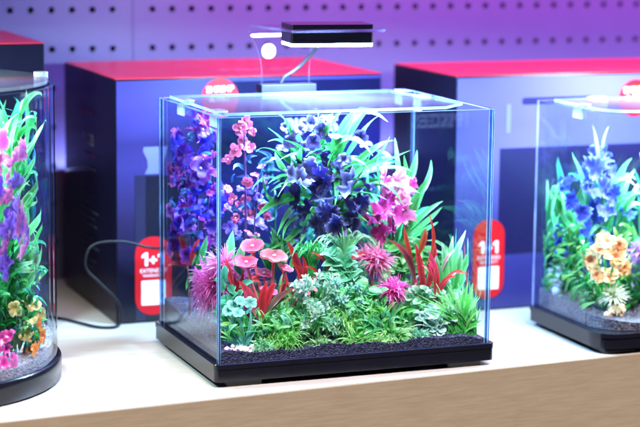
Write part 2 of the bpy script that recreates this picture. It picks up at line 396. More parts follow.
def red_tag(t, x0, z0, x1, z1, y, lines=True):
    st = flat('rounded_sticker', rounded(x0, z0, x1, z1, (x1 - x0) * .46), y, M['red'], t)
    cx = (x0 + x1) / 2; w = x1 - x0; yy = y - .0007
    flat('white_square', rounded(cx - w * .33, z0 + w * .27, cx + w * .33, z0 + w * .93, .001), y - .0005, M['white'], st, .0002)
    s = w * .36; z = z0 + w * 1.33; mb = MB()
    def poly(P_): mb.add([(cx + x * s, yy, z + y_ * s) for x, y_ in P_], [tuple(range(len(P_)))], None, 0, False)
    for o in (-.62, .62): poly([(o - .02, 0), (o + .2, 0), (o + .2, 1), (o - .0, 1), (o - .26, .8), (o - .26, .6), (o - .02, .72)])
    poly([(-.3, .34), (.28, .34), (.28, .5), (-.3, .5)]); poly([(-.09, .13), (.07, .13), (.07, .335), (-.09, .335)]); poly([(-.09, .505), (.07, .505), (.07, .71), (-.09, .71)])
    mb.build('numerals', M['white'], st, (cx, yy, z))
    text('lettering', 'EXTENDED', w * .145, (cx, yy, z0 + w * 1.15), (1, 0, 0), (0, 0, 1), M['white'], st, 'CENTER')
    text('lettering', 'WARRANTY', w * .105, (cx, yy, z0 + w * 1.03), (1, 0, 0), (0, 0, 1), M['white'], st, 'CENTER')
def round_sticker(t, cx, cz, r, y):
    st = flat('round_sticker', [(cx + r * math.cos(2 * PI * i / 40), cz + r * math.sin(2 * PI * i / 40)) for i in range(40)], y, M['red'], t)
    text('lettering', 'SHRIMP', r * .44, (cx, y - .0007, cz + r * .30), (1, 0, .03), (-.05, 0, 1), M['white'], st, 'CENTER', .025)
    text('lettering', '& FRY', r * .44, (cx, y - .0007, cz - r * .16), (1, 0, .03), (-.05, 0, 1), M['white'], st, 'CENTER', .025)
def side_print(t, x, y0, y1, zt):
    """small print on the black left side"""
    d = (0, -1, 0); u = (0, 0, 1); xx = x - .0006; ym = y0 + (y1 - y0) * .62
    text('side_lettering', 'PISCES', .019, (xx, ym, zt - .088), d, u, M['greyink'], t, 'LEFT', .02)
    mb = MB()
    def bar(ya, yb, z, h): mb.add([(xx, ya, z), (xx, yb, z), (xx, yb, z + h), (xx, ya, z + h)], [(0, 1, 2, 3)], None, 0, False)
    bar(ym + .01, ym - .05, zt - .052, .006); mb.build('side_lettering', M['redink'], t, (xx, ym, zt - .05))
    mb = MB(); bar(ym, ym - .06, zt - .101, .003); mb.build('side_lettering', M['redink'], t, (xx, ym, zt - .1))
    mb = MB(); z = zt - .117
    for L in (.075, 0, .03, .02, .06, .05, .085, .07, .08, .04, .06, .085, .05, .07, .065):
        if L: bar(ym + .012, ym + .012 - L, z, .0028)
        z -= .0085
    mb.build('fine_print', M['dimink'], t, (xx, ym, z))
Y0 = .3095; ZT = .2593
bx = card_box('large black box with coral red top behind the middle tank, black side lettered in grey', -.0211, Y0, .304, .552, ZT)
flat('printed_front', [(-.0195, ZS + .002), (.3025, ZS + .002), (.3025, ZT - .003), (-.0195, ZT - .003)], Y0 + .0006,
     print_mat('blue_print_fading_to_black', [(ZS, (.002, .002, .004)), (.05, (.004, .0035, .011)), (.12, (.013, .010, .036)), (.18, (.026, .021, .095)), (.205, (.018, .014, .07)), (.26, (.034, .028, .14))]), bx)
pic = flat('printed_picture', [(.105, ZS + .003), (.3018, ZS + .003), (.3018, ZT - .006), (.105, ZT - .006)], Y0 + .0001,
     print_mat('dark_tank_picture', [(ZS, (.004, .004, .012)), (.10, (.006, .006, .035)), (.2, (.007, .006, .06)), (.235, (.006, .005, .04)), (.26, (.004, .004, .025))], rough=.18), bx)
flat('printed_cabinet', [(.0014, ZS + .003), (.0135, ZS + .003), (.0135, .149), (.0014, .149)], Y0 + .0001, plain('grey_blue_ink', (.012, .012, .03), .25, .5, .1), bx)
flat('printed_cabinet', [(.0135, ZS + .003), (.060, ZS + .003), (.060, .148), (.0135, .148)], Y0 + .00005, plain('near_black_ink', (.006, .006, .012), .22, .5, .1), bx)
P = [(.013, .150), (.035, .150), (.033, .158), (.037, .170), (.040, .181), (.012, .181), (.011, .176), (.016, .166), (.0165, .158)]
flat('printed_filter', list(reversed(P)), Y0 + .0001, M['dimpale'], bx)
text('front_lettering', 'PISCES', .0235, (.249, Y0 - .0008, .192), (1, 0, 0), (0, 0, 1), M['paleink'], bx, 'RIGHT', .015)
red_tag(bx, .0008, -.0135, .0440, .0775, Y0 - .0004)
text('top_lettering', 'PISCES', .034, (.125, Y0 + .06, ZT + .0006), (1, 0, 0), (0, 1, 0), M['dimpink'], bx, 'LEFT', .01)
round_sticker(bx, .1027, .2348, .0225, Y0 - .0003)
side_print(bx, -.0211, Y0, .552, ZT)

by = .2455
b2 = card_box('red topped box behind the rounded right tank, black side facing the lamp', .3715, by, .78, .43, ZT)
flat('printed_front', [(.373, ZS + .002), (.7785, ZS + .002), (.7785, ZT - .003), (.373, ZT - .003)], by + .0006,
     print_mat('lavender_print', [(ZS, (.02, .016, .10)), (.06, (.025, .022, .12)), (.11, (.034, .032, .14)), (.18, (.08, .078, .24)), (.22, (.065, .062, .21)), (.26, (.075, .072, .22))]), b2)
flat('printed_picture', [(.43, .045), (.70, .045), (.70, .172), (.43, .172)], by + .0001,
     print_mat('violet_tank_picture', [(.04, (.009, .006, .04)), (.10, (.011, .009, .05)), (.145, (.014, .012, .06)), (.175, (.08, .085, .2))], rough=.2), b2)
flat('printed_lamp', rounded(.458, .2235, .55, .2315, .003), by + .0001, plain('navy_ink', (.012, .012, .07), .25, .5, .1), b2)
flat('printed_post', [(.437, .19), (.443, .19), (.443, .2243), (.437, .2243)], by + .0001, M['dimpale'], b2)
red_tag(b2, .3975, -.0075, .4385, .0875, by - .0004)
round_sticker(b2, .6105, .2275, .0225, by - .0003)

b3 = card_box('taller black box with red top behind the round tank at the left', -.46, .31, -.1005, .53, .3012)

# ------------------------------------------------------------------ tanks
def slab(mb, a, b, thin):
    """a glass sheet whose two big faces are clear and whose cut edges are tinted"""
    x0, y0, z0 = a; x1, y1, z1 = b
    v = [(x0, y0, z0), (x1, y0, z0), (x1, y1, z0), (x0, y1, z0), (x0, y0, z1), (x1, y0, z1), (x1, y1, z1), (x0, y1, z1)]
    fs = [((0, 3, 2, 1), 'z'), ((4, 5, 6, 7), 'z'), ((0, 1, 5, 4), 'y'), ((1, 2, 6, 5), 'x'), ((2, 3, 7, 6), 'y'), ((3, 0, 4, 7), 'x')]
    mb.add(v, [f for f, _ in fs], None, [0 if k == thin else 1 for _, k in fs], False)
GM = [M['glass'], M['glass_edge'], M['arris']]
def arris(o):
    b = o.modifiers.new('pale_arris_bevel', 'BEVEL'); b.width = .0007; b.segments = 1; b.limit_method = 'ANGLE'; b.angle_limit = .7; b.material = 2
W, D, H, T = .30, .2083, .248, .0042
tank = thing('glass_aquarium', 'square glass aquarium in the middle with clear lid and black base, full of plastic plants', 'aquarium', (.15, .104, ZS))
for a, b, k in (((0, 0, -.002), (W, T, H), 'y'), ((0, D - T, -.002), (W, D, H), 'y'), ((0, T + .0002, -.002), (T, D - T - .0002, H), 'x'), ((W - T, T + .0002, -.002), (W, D - T - .0002, H), 'x')):
    mb = MB(); slab(mb, a, b, k); arris(mb.build('glass_pane', GM, tank, a))
def rrect(x0, y0, x1, y1, r, n=6): return rounded(x0, y0, x1, y1, r, n)
mb = MB(); mb.prism(rrect(-.0042, -.0042, W + .0042, D + .0042, .006), -.0172, -.0004, smooth=False)
mb.build('base_tray', M['black'], tank, (0, 0, -.017), .0012)
mb = MB(); O = rrect(-.0048, -.0048, W + .0048, D + .0048, .0065); I = rrect(-.0008, -.0008, W + .0008, D + .0008, .002); n = len(O)
v = [(p[0], p[1], -.0042) for p in O] + [(p[0], p[1], .0012) for p in O] + [(p[0], p[1], .0012) for p in I] + [(p[0], p[1], -.0003) for p in I]
mb.add(v, [(j * n + i, j * n + (i + 1) % n, (j + 1) * n + (i + 1) % n, (j + 1) * n + i) for j in range(3) for i in range(n)], None, 0, False)
mb.build('base_rim', M['black'], tank, (0, 0, 0), .0006)
for fx in (.008, W - .048):
    for fy in (.006, D - .036):
        mb = MB(); mb.prism(rrect(fx, fy - .006, fx + .04, fy + .03, .004), ZS + .0002, -.0173); mb.build('foot', M['black'], tank, (fx, fy, ZS), .0008)
mb = MB(); mb.prism([(.006, .004), (.246, .004), (.280, .036), (.262, .168), (.262, .186), (.006, .186)], H + .0008, H + .0038, 0, 1)
mb.build('lid', [M['lid'], M['lid_edge']], tank, (0, 0, H))
def clip(x, y, wx, wy, parent, z=H):
    mb = MB(); mb.box((x - wx, y - wy, z + .0001), (x + wx, y + wy, z + .0007)); mb.box((x - wx, y - wy, z + .0039), (x + wx, y + wy, z + .0056))
    mb.box((x - wx, y - wy, z - .011), (x - wx + .002, y + wy, z + .0002)) if wx < wy else mb.box((x - wx, y - wy, z - .009), (x + wx, y - wy + .002, z + .0002))
    mb.build('lid_clip', M['clip'], parent, (x, y, z), .0008)
clip(.006, .128, .0062, .011, tank); clip(.006, .018, .0062, .011, tank); clip(.262, .10, .006, .010, tank); clip(.268, .165, .006, .009, tank)

def bed(name, label, inside, z_of, mat, step=.0011, bottom=-.001):
    """gravel heaped inside a tank, grain by grain along a fine grid"""
    xs, ys = inside['x'], inside['y']; nx = int((xs[1] - xs[0]) / step); ny = int((ys[1] - ys[0]) / step)
    rr = random.Random(3); idx = {}; vs = []; F = []
    test = inside.get('test', lambda x, y: True)
    for j in range(ny + 1):
        for i in range(nx + 1):
            x = xs[0] + (xs[1] - xs[0]) * i / nx; y = ys[0] + (ys[1] - ys[0]) * j / ny
            if test(x, y):
                idx[i, j] = len(vs); vs.append((x, y, z_of(x, y) + rr.uniform(-.0006, .0006)))
    for j in range(ny):
        for i in range(nx):
            q = [(i, j), (i + 1, j), (i + 1, j + 1), (i, j + 1)]
            if all(k in idx for k in q): F.append(tuple(idx[k] for k in q))
    cnt = {}; rim = {k for f in F for k in f}
    cnt0 = {}
    for f in F:
        for k in f: cnt0[k] = cnt0.get(k, 0) + 1
    snap = inside.get('snap')
    if snap:
        for k, c_ in cnt0.items():
            if c_ < 4: x, y = snap(vs[k][0], vs[k][1]); vs[k] = (x, y, vs[k][2])
    for f in F:
        for a, b in zip(f, f[1:] + f[:1]): cnt[(a, b)] = 1
    mp = {}
    for a, b in [e for e in cnt if (e[1], e[0]) not in cnt]:
        for k in (a, b):
            if k not in mp: mp[k] = len(vs); vs.append((vs[k][0], vs[k][1], bottom))
        F.append((b, a, mp[a], mp[b]))
    mb = MB(); mb.add(vs, F, None, 0, False)
    o = mb.build(name, mat); o['kind'] = 'stuff'; o['label'] = label; o['category'] = 'gravel'
    return o
def zg(x, y): return .0095 + .0016 * math.sin(x * 55 + .6) + .0012 * math.sin(x * 120) + max(0, y - .02) * .09 - .003 * max(0, (x - .2) / .1) * (1 if y < .05 else .5)
bed('aquarium_gravel', 'dark blue black gravel along the bottom of the middle tank', dict(x=(T + .0004, W - T - .0004), y=(T + .0004, D - T - .0004)), zg, M['gravel'], .0012)

# ---- lamp clamped to the back rim
lamp = thing('clip_lamp', 'black clip on lamp with clear acrylic arm and white dot above the middle tank', 'lamp', (.145, D, H))
mb = MB(); mb.box((.1134, .1965, H - .0025), (.178, .2145, .2595)); mb.build('clamp_block', M['bluegrey'], lamp, (.145, .205, H), .001)
mb = MB(); mb.tube([(.1132, .206, .2475), (.1085, .206, .2475)], .004, 12); mb.build('clamp_screw', M['black'], lamp, (.11, .206, .2475))
# upright with flared sides, one bent sheet
L_ = [(.2062, .2597, .117, .1725, 0), (.2062, .275, .117, .1725, 0), (.2062, .288, .115, .1735, 0), (.2062, .300, .111, .175, 0), (.2062, .312, .105, .178, 0), (.2062, .3185, .1025, .181, 0),
      (.2055, .3215, .1022, .182, 25), (.2035, .3235, .1022, .184, 60), (.2005, .3240, .1025, .186, 90), (.15, .3240, .108, .205, 90), (.092, .3240, .112, .2145, 90)]
mb = MB(); v = []
for y, z, x0_, x1_, an in L_:
    ny, nz = -math.cos(math.radians(an)) * .0014, -math.sin(math.radians(an)) * .0014
    v += [(x0_, y + ny, z + nz), (x1_, y + ny, z + nz), (x1_, y - ny, z - nz), (x0_, y - ny, z - nz)]
nL = len(v) // 4; F = []; mi = []
for i in range(nL - 1):
    for q in range(4):
        F.append((i * 4 + q, i * 4 + (q + 1) % 4, i * 4 + 4 + (q + 1) % 4, i * 4 + 4 + q)); mi.append(0 if q in (0, 2) else 1)
F += [(3, 2, 1, 0), tuple((nL - 1) * 4 + q for q in range(4))]; mi += [1, 1]
mb.add(v, F, None, mi, False)
mb.build('acrylic_arm', [M['acrylic'], M['acrylic_edge']], lamp, (.145, .206, .26))
hw, hd, HC, HA = .0445, .026, V((.1615, .125, 0)), math.radians(-7)
def head(name, z0, z1, mat, ins=0.0, bev=.0008):
    P_ = [(HC.x + x * math.cos(HA) - y * math.sin(HA), HC.y + x * math.sin(HA) + y * math.cos(HA)) for x, y in rrect(-hw + ins, -hd + ins, hw - ins, hd - ins, .004)]
    mb = MB(); mb.prism(P_, z0, z1); return mb.build(name, mat, lamp, (HC.x, HC.y, z0), bev)
head('top_cover', .3257, .3305, M['black'], 0, .0018); head('lamp_housing', .3105, .3222, M['black'], 0, .0016); head('light_diffuser', .3076, .3104, M['diffuser'], .0008, 0)
mb = MB(); cpx, cpz, cr = .1243, .2958, .0081
mb.add([(cpx + cr * math.cos(2 * PI * i / 32), .2042, cpz + cr * math.sin(2 * PI * i / 32)) for i in range(32)], [tuple(range(32))], None, 0, False)
mb.build('white_dot', M['white'], lamp, (cpx, .2042, cpz))
pth = [(.160, .149, .318), (.166, .160, .305), (.168, .178, .298), (.165, .192, .288), (.159, .199, .279), (.150, .201, .272), (.142, .2025, .267), (.138, .2035, .2597)]
def smooth_path(p, k=6):
    P = [V(x) for x in p]; o = []
    for i in range(len(P) - 1):
        a, b, c, d = P[max(0, i - 1)], P[i], P[i + 1], P[min(len(P) - 1, i + 2)]
        for j in range(k):
            t = j / k; o.append(.5 * ((2 * b) + (c - a) * t + (2 * a - 5 * b + 4 * c - d) * t * t + (3 * b - a - 3 * c + d) * t ** 3))
    return o + [P[-1]]
mb = MB(); mb.tube(smooth_path(pth), .0021, 10); mb.build('lamp_cable', M['cord'], lamp, pth[0])

# ---- black power cord coming out behind the middle tank
pth = [(.060, .275, .090), (.045, .270, .071), (.0369, .276, .0695), (.0132, .285, .0693), (-.016, .289, .0770), (-.045, .290, .0775), (-.0585, .290, .0695), (-.0613, .290, .0495), (-.0454, .290, .0313),
       (-.0262, .290, .0105), (-.0200, .292, -.006), (-.0195, .298, -.0175), (-.029, .291, -.0205), (-.046, .296, -.0205), (-.060, .322, -.0205), (-.072, .348, -.0205), (-.085, .365, -.0205), (-.11, .40, -.0205), (-.13, .47, -.0205)]
mb = MB(); mb.tube(smooth_path(pth, 8), .0016, 10); o = mb.build('power_cord', M['cord'], None, pth[12]); tag(o, 'thin black power cord looping across the shelf by the black box side', 'cord')

# ---- round tank at the left
LC = (-.2815, .131); LR = .1455
rt = thing('round_aquarium', 'round glass aquarium with black base cut off by the left edge of the view', 'aquarium', (LC[0], LC[1], ZS))
def lathe(mb, c, prof, n=96, mi=0, smooth=True):
    v = []; k = len(prof)
    for i in range(n):
        th = 2 * PI * i / n
        for r, z in prof: v.append((c[0] + r * math.cos(th), c[1] + r * math.sin(th), z))
    mb.add(v, [(i * k + j, ((i + 1) % n) * k + j, ((i + 1) % n) * k + j + 1, i * k + j + 1) for i in range(n) for j in range(k - 1)], None, mi, smooth)
LH = .2755
mb = MB(); lathe(mb, LC, [(LR, -.001), (LR, LH)]); lathe(mb, LC, [(LR - .004, LH), (LR - .004, -.001)]); lathe(mb, LC, [(LR, LH), (LR - .004, LH)], mi=1)
mb.build('glass_cylinder', GM, rt, (LC[0], LC[1], 0))
mb = MB(); lathe(mb, LC, [(.0, ZS + .0003), (LR + .001, ZS + .0003), (LR + .0035, ZS + .003), (LR + .0042, -.006), (LR + .004, -.0005), (LR + .003, .0014), (LR + .0006, .0014), (LR + .0004, -.0012), (0, -.0012)])
mb.build('base_tray', M['black'], rt, (LC[0], LC[1], ZS))
mb = MB(); lathe(mb, LC, [(0, LH + .0022), (LR - .006, LH + .0022), (LR - .006, LH + .0056), (0, LH + .0056)], smooth=False); mb.build('lid', M['lid'], rt, (LC[0], LC[1], LH))
for a in (8, 62, 200):
    th = math.radians(a); x, y = LC[0] + (LR - .004) * math.cos(th), LC[1] + (LR - .004) * math.sin(th)
    mb = MB(); mb.prism([(x + .0075 * math.cos(2 * PI * i / 16), y + .0075 * math.sin(2 * PI * i / 16)) for i in range(16)], LH + .0002, LH + .0080); mb.build('lid_clip', M['clip'], rt, (x, y, LH), .001)
bed('aquarium_gravel', 'blue grey gravel in the bottom of the round left tank', dict(x=(LC[0] - LR, LC[0] + LR), y=(LC[1] - LR, LC[1] + LR), test=lambda x, y: math.hypot(x - LC[0], y - LC[1]) < LR - .0046, snap=lambda x, y: (LC[0] + (x - LC[0]) * (LR - .0044) / math.hypot(x - LC[0], y - LC[1]), LC[1] + (y - LC[1]) * (LR - .0044) / math.hypot(x - LC[0], y - LC[1]))),
    lambda x, y: .012 + .003 * math.sin(x * 40) + (y - .0) * .05, M['gravel_pale'], .0016, -.001)

# ---- rounded tank at the right
qx0, qx1, qy0, qy1, QH = .4345, .70, -.003, .1575, .2375
qt = thing('rounded_aquarium', 'glass aquarium with rounded corners and black base at the right edge, orange flowers inside', 'aquarium', (.56, .08, ZS))
def ring(mb, O, I, z0, z1):
    n = len(O)
    for P_, rev in ((O, False), (I, True)):
        v = [(p[0], p[1], z0) for p in P_] + [(p[0], p[1], z1) for p in P_]
        mb.add(v, [(i, (i + 1) % n, n + (i + 1) % n, n + i) if not rev else (n + i, n + (i + 1) % n, (i + 1) % n, i) for i in range(n)], None, 0, True)
    v = [(p[0], p[1], z1) for p in O] + [(p[0], p[1], z1) for p in I]
    mb.add(v, [(i, (i + 1) % n, n + (i + 1) % n, n + i) for i in range(n)], None, 1, False)
def fr_round(x0, y0, x1, y1, rf, rb, n=12):
    P_ = []
    for cx, cy, a0, r in ((x1 - rb, y1 - rb, 0, rb), (x0 + rb, y1 - rb, 90, rb), (x0 + rf, y0 + rf, 180, rf), (x1 - rf, y0 + rf, 270, rf)):
        for i in range(n + 1):
            a = math.radians(a0 + 90 * i / n); P_.append((cx + r * math.cos(a), cy + r * math.sin(a)))
    return P_
mb = MB(); ring(mb, fr_round(qx0, qy0, qx1, qy1, .045, .003), fr_round(qx0 + .004, qy0 + .004, qx1 - .004, qy1 - .004, .041, .001), -.001, QH)
mb.build('bent_glass', GM, qt, (.56, .08, 0))
mb = MB(); slab(mb, (qx0 - .0004, qy1 + .0003, -.001), (qx1 + .0004, qy1 + .0045, QH), 'y'); mb.build('glass_pane', [M['glass'], M['pale_edge']], qt, (.56, qy1, 0))
mb = MB(); mb.prism(fr_round(qx0 - .005, qy0 - .005, qx1 + .005, qy1 + .005, .028, .008), -.0165, -.0012); mb.build('base_tray', M['black'], qt, (.56, .08, -.01), .0015)
mb = MB(); mb.prism(fr_round(qx0 - .0058, qy0 - .0058, qx1 + .0058, qy1 + .0058, .0285, .0085), -.0045, .0002)
for fx in (qx0 + .004, qx1 - .05):
    for fy in (qy0 + .004, qy1 - .04):
        m2 = MB(); m2.prism(rrect(fx, fy, fx + .045, fy + .035, .006), ZS + .0002, -.0166); m2.build('foot', M['black'], qt, (fx, fy, ZS), .001)
mb.build('base_rim', M['black'], qt, (.56, .08, 0), .001)
mb = MB(); mb.prism(fr_round(qx0 + .006, qy0 + .006, qx1 - .006, qy1 - .02, .038, .004), QH + .0008, QH + .0038, 0, 1); mb.build('lid', [M['lid'], M['lid_edge']], qt, (.56, .08, QH))
clip(.492, .128, .010, .006, qt, QH); clip(qx0 + .006, .07, .006, .010, qt, QH)
def q_snap(x, y):
    cx, cy = qx0 + .045, qy0 + .045; d = math.hypot(x - cx, y - cy)
    return (cx + (x - cx) * .0405 / d, cy + (y - cy) * .0405 / d) if x < cx and y < cy else (x, y)
M['gravel_mid'] = gravel_mat('dark_grey_gravel_grains', (.02, .018, .035), (.16, .15, .2))
bed('aquarium_gravel', 'dark gravel heaped in the bottom of the rounded right tank', dict(x=(qx0 + .0044, qx1 - .0044), y=(qy0 + .0044, qy1 - .0044),
    snap=q_snap, test=lambda x, y: not (x < qx0 + .045 and y < qy0 + .045 and math.hypot(x - qx0 - .045, y - qy0 - .045) > .0404)),
    lambda x, y: .010 + .002 * math.sin(x * 60) + max(0, y) * .06, M['gravel_mid'], .0016, .0006)
# ------------------------------------------------------------------ plastic plants of the middle tank
TANK = ((.0058, .2942), (.0058, .2020), (.004, .2465))
RND = ((LC[0], LC[1]), LR - .006)
QT = ((qx0 + .006, qx1 - .006), (qy0 + .006, qy1 - .006), (.004, QH - .002))
def fit(mb, where):
    """leaves that reach a pane bend along it"""
    for i, v in enumerate(mb.v):
        x, y, z = v
        if where is TANK or where is QT:
            x = min(max(x, where[0][0]), where[0][1]); y = min(max(y, where[1][0]), where[1][1]); z = min(max(z, where[2][0]), where[2][1])
            if where is QT:
                cx, cy, r = qx0 + .045, qy0 + .045, .0385
                if x < cx and y < cy:
                    d = math.hypot(x - cx, y - cy)
                    if d > r: x = cx + (x - cx) * r / d; y = cy + (y - cy) * r / d
        else:
            d = math.hypot(x - RND[0][0], y - RND[0][1])
            if d > RND[1]: x = RND[0][0] + (x - RND[0][0]) * RND[1] / d; y = RND[0][1] + (y - RND[0][1]) * RND[1] / d
            z = min(max(z, .004), LH - .002)
        mb.v[i] = (x, y, z)
    return mb
class Plant:
    def __init__(s, name, label, cat, px, py, Y, where=TANK, group=None, zfoot=None):
        s.Y = Y; s.where = where; p = at(px, py, Y); g = zfoot if zfoot is not None else (zg(p.x, Y) if where is TANK else .014)
        s.foot = V((p.x, Y, g - .002)); s.t = thing(name, label, cat, s.foot, group); s.mb = {}
        s.mat = {'stem': 'leaf', 'foliage': 'leaf', 'flower': 'petal', 'cap': 'petal', 'base': 'rockm', 'petals': 'petal', 'leaflet': 'leaf'}
    def part(s, k):
        if k not in s.mb: s.mb[k] = MB()
        return s.mb[k]
    def safe(s, px, py, Y):
        """step back until the spot lies inside the panes"""
        if s.where is RND: return Y
        for _ in range(20):
            q = at(px, py, Y); x0 = s.where[0][0]
            bad = q.x < x0 + .006
            if s.where is QT and q.x < qx0 + .045 and q.y < qy0 + .045: bad = bad or math.hypot(q.x - qx0 - .045, q.y - qy0 - .045) > .034
            if not bad or Y > s.where[1][1] - .012: break
            Y += .008
        return Y
    def at(s, px, py, dY=0): return at(px, py, s.safe(px, py, s.Y + dY))
    def stalk(s, to, r, c, bend=.0, frm=None):
        a = V(frm) if frm is not None else s.foot; b = V(to); m = (a + b) / 2 + V((bend, 0, 0)); pts = []
        for i in range(9):
            t = i / 8; pts.append(a * (1 - t) ** 2 + m * 2 * t * (1 - t) + b * t * t)
        s.part('stem').tube(pts, r, 6, c, True, r * .7)
    def bl(s, pts, w, c0, c1, dY=None, part='foliage', **kw): pxblade(s.part(part), max(s.safe(x, y, s.Y) for x, y in pts), pts, w, c0, c1, dY, **kw)
    def done(s):
        for k, mb in s.mb.items():
            if mb.f: fit(mb, s.where).build(k.rstrip('0123456789'), M[s.mat[k.rstrip('0123456789')]], s.t, s.foot)
G1 = (.04, .50, .10); G2 = (.14, .74, .26); G3 = (.30, .84, .42); GD = (.015, .20, .06); GY = (.2, .6, .10); AQ = (.10, .55, .42); PALE = (.62, .85, .70)
NAVY = (.035, .03, .30); LIL = (.55, .50, .85); VIO = (.16, .05, .62); MAG = (.62, .05, .36); PNK = (.90, .28, .50); RED = (.92, .05, .07); DRED = (.42, .03, .05)
HOT = (.85, .07, .50); BLU = (.022, .02, .42)

# A tall blue and violet flower spike, back left
p = Plant('flower_spike', 'tall blue and violet flowering plant in the back left corner behind the side pane', 'plant', 195, 240, .165)
for k, (x, y) in enumerate(((196, 112), (182, 160), (212, 150))): p.stalk(p.at(x, y), .0016, (.10, .05, .25), .004)
for y in range(112, 262, 9):
    lo, hi = (184, 206) if y < 135 else ((172, 214) if y < 170 else (168, 222))
    for k in range(2 if y < 130 else 4):
        x = R.uniform(lo, hi); q = p.at(x, y + R.uniform(-5, 5), R.uniform(-.035, .03))
        c = R.choice((BLU, BLU, (.09, .015, .3), (.05, .012, .34), (.3, .025, .26))); e = R.choice(((.06, .03, .6), (.5, .06, .5), (.04, .02, .5), (.6, .16, .5), (.3, .04, .5)))
        if R.random() < .5: petal(p.part('flower'), q, UPC + rdir(-1) * .9, (0, 0, 1), .0082 * R.uniform(.75, 1.25), c, e, .2, .5)
        else: blossom(p.part('flower'), q, UPC + rdir(-1) * .9, .0105 * R.uniform(.8, 1.25), c, e, 5, (.75, .45, .8) if R.random() < .4 else None)
for k in range(26):
    x, y = R.uniform(172, 218), R.uniform(130, 262)
    p.bl([(x, y), (x + R.uniform(-6, 6), y - 7), (x + R.uniform(-14, 14), y - R.uniform(2, 13))], 6, (.02, .10, .20), (.08, .16, .45), prof='spear')
p.done()
# B pink-violet blossoms beside it
p = Plant('blossom_stem', 'slender stem of pink and violet blossoms right of the front left glass edge', 'plant', 245, 260, .13)
p.stalk(p.at(244, 118), .0014, (.12, .06, .2), .003); p.stalk(p.at(258, 175), .0012, (.12, .06, .2), .003)
for x, y in ((247, 122), (240, 128), (252, 132), (244, 140), (237, 150), (249, 148), (262, 168), (255, 176), (266, 180), (248, 182), (240, 190), (252, 190), (246, 200), (258, 198), (262, 208), (240, 206),
             (233, 200), (250, 214), (243, 222), (256, 222), (235, 218), (262, 228), (248, 234), (238, 234), (228, 210), (230, 228), (227, 190), (268, 216), (228, 160), (256, 238)):
    pinky = y < 155 or R.random() < .6
    blossom(p.part('flower'), p.at(x, y, R.uniform(-.02, .02)), UPC + rdir(-1) * .7, .0070 * R.uniform(.7, 1.25), (.5, .04, .18) if pinky else (.07, .02, .34), (.6, .13, .25) if pinky else (.18, .07, .48), R.choice((4, 5)), (.7, .5, .3) if pinky else None)
for k in range(16):
    x, y = R.uniform(230, 265), R.uniform(150, 250); p.bl([(x, y), (x + R.uniform(-8, 8), y - 6), (x + R.uniform(-16, 16), y - R.uniform(0, 14))], 4, (.02, .07, .18), (.05, .10, .35), prof='spear')
p.done()
# C the big strap leaved plant with dark ruffled petals
p = Plant('strap_leaf_plant', 'tallest plant, long light green strap leaves round navy ruffled petals under the lamp', 'plant', 325, 270, .115)
p.stalk(p.at(322, 128), .0026, GD, .004); p.stalk(p.at(300, 140), .0018, GD, -.003, p.at(318, 210)); p.stalk(p.at(345, 170), .0018, GD, .003, p.at(325, 230))
straps = [([(300, 170), (272, 150), (256, 152)], 7, 1), ([(298, 190), (270, 178), (252, 190)], 7, 1), ([(304, 160), (280, 138), (268, 128)], 7, 1), ([(345, 172), (378, 146), (398, 142)], 7, 0), ([(348, 180), (384, 168), (414, 172)], 8, 1), ([(344, 160), (366, 128), (380, 116)], 7, 0), ([(350, 190), (380, 182), (404, 206)], 7, 1), ([(340, 150), (356, 124), (374, 104)], 8, 0), ([(320, 200), (296, 232), (268, 250)], 8, 1), ([(335, 208), (352, 230), (378, 240)], 7, 2), ([(312, 140), (318, 118), (312, 102)], 7, 0),
    ([(330, 165), (347, 130), (364, 99)], 10, 0), ([(335, 150), (358, 113), (388, 122)], 12, 0), ([(322, 160), (348, 138), (373, 156)], 10, 0), ([(345, 177), (370, 167), (411, 150)], 7, 0), ([(350, 172), (374, 160), (390, 136)], 5, 0),
    ([(328, 206), (356, 193), (387, 200)], 10, 1), ([(355, 186), (392, 184), (421, 194)], 9, 0), ([(298, 196), (275, 202), (255, 219)], 11, 1), ([(277, 206), (266, 190), (263, 172)], 7, 1), ([(305, 222), (304, 232), (300, 244)], 7, 0),
    ([(325, 224), (337, 216), (344, 240)], 6, 1), ([(302, 178), (299, 160), (302, 146)], 9, 2), ([(290, 180), (280, 164), (275, 152)], 8, 0), ([(332, 182), (329, 165), (336, 150)], 8, 2), ([(338, 176), (355, 165), (377, 170)], 7, 2),
    ([(303, 145), (288, 124), (277, 112)], 7, 0), ([(312, 150), (330, 126), (347, 104)], 9, 0), ([(300, 152), (290, 132), (292, 116)], 7, 0), ([(318, 150), (330, 130), (332, 108)], 6, 0), ([(330, 160), (343, 150), (352, 128)], 8, 2),
    ([(343, 196), (360, 176), (372, 150)], 6, 2), ([(300, 205), (288, 214), (277, 236)], 8, 2), ([(310, 215), (290, 222), (283, 240)], 7, 2), ([(335, 215), (350, 212), (368, 222)], 7, 2), ([(340, 190), (358, 205), (376, 216)], 6, 1),
    ([(295, 178), (282, 176), (268, 184)], 6, 2), ([(334, 170), (337, 185), (335, 205)], 8, 2), ([(310, 170), (303, 150), (283, 140)], 6, 1), ([(352, 205), (348, 190), (360, 172)], 7, 2), ([(272, 232), (280, 240), (292, 240)], 8, 1), ([(274, 244), (276, 235), (270, 226)], 6, 1)]
for pts, w, k in straps:
    w *= .85
    c0, c1 = (((.04, .34, .06), (.22, .5, .20)), ((.02, .24, .04), (.10, .42, .11)), ((.015, .18, .03), (.06, .32, .07)))[k]
    p.bl(pts, w, c0, c1, dY=R.uniform(-.095, -.05), wob=.02)
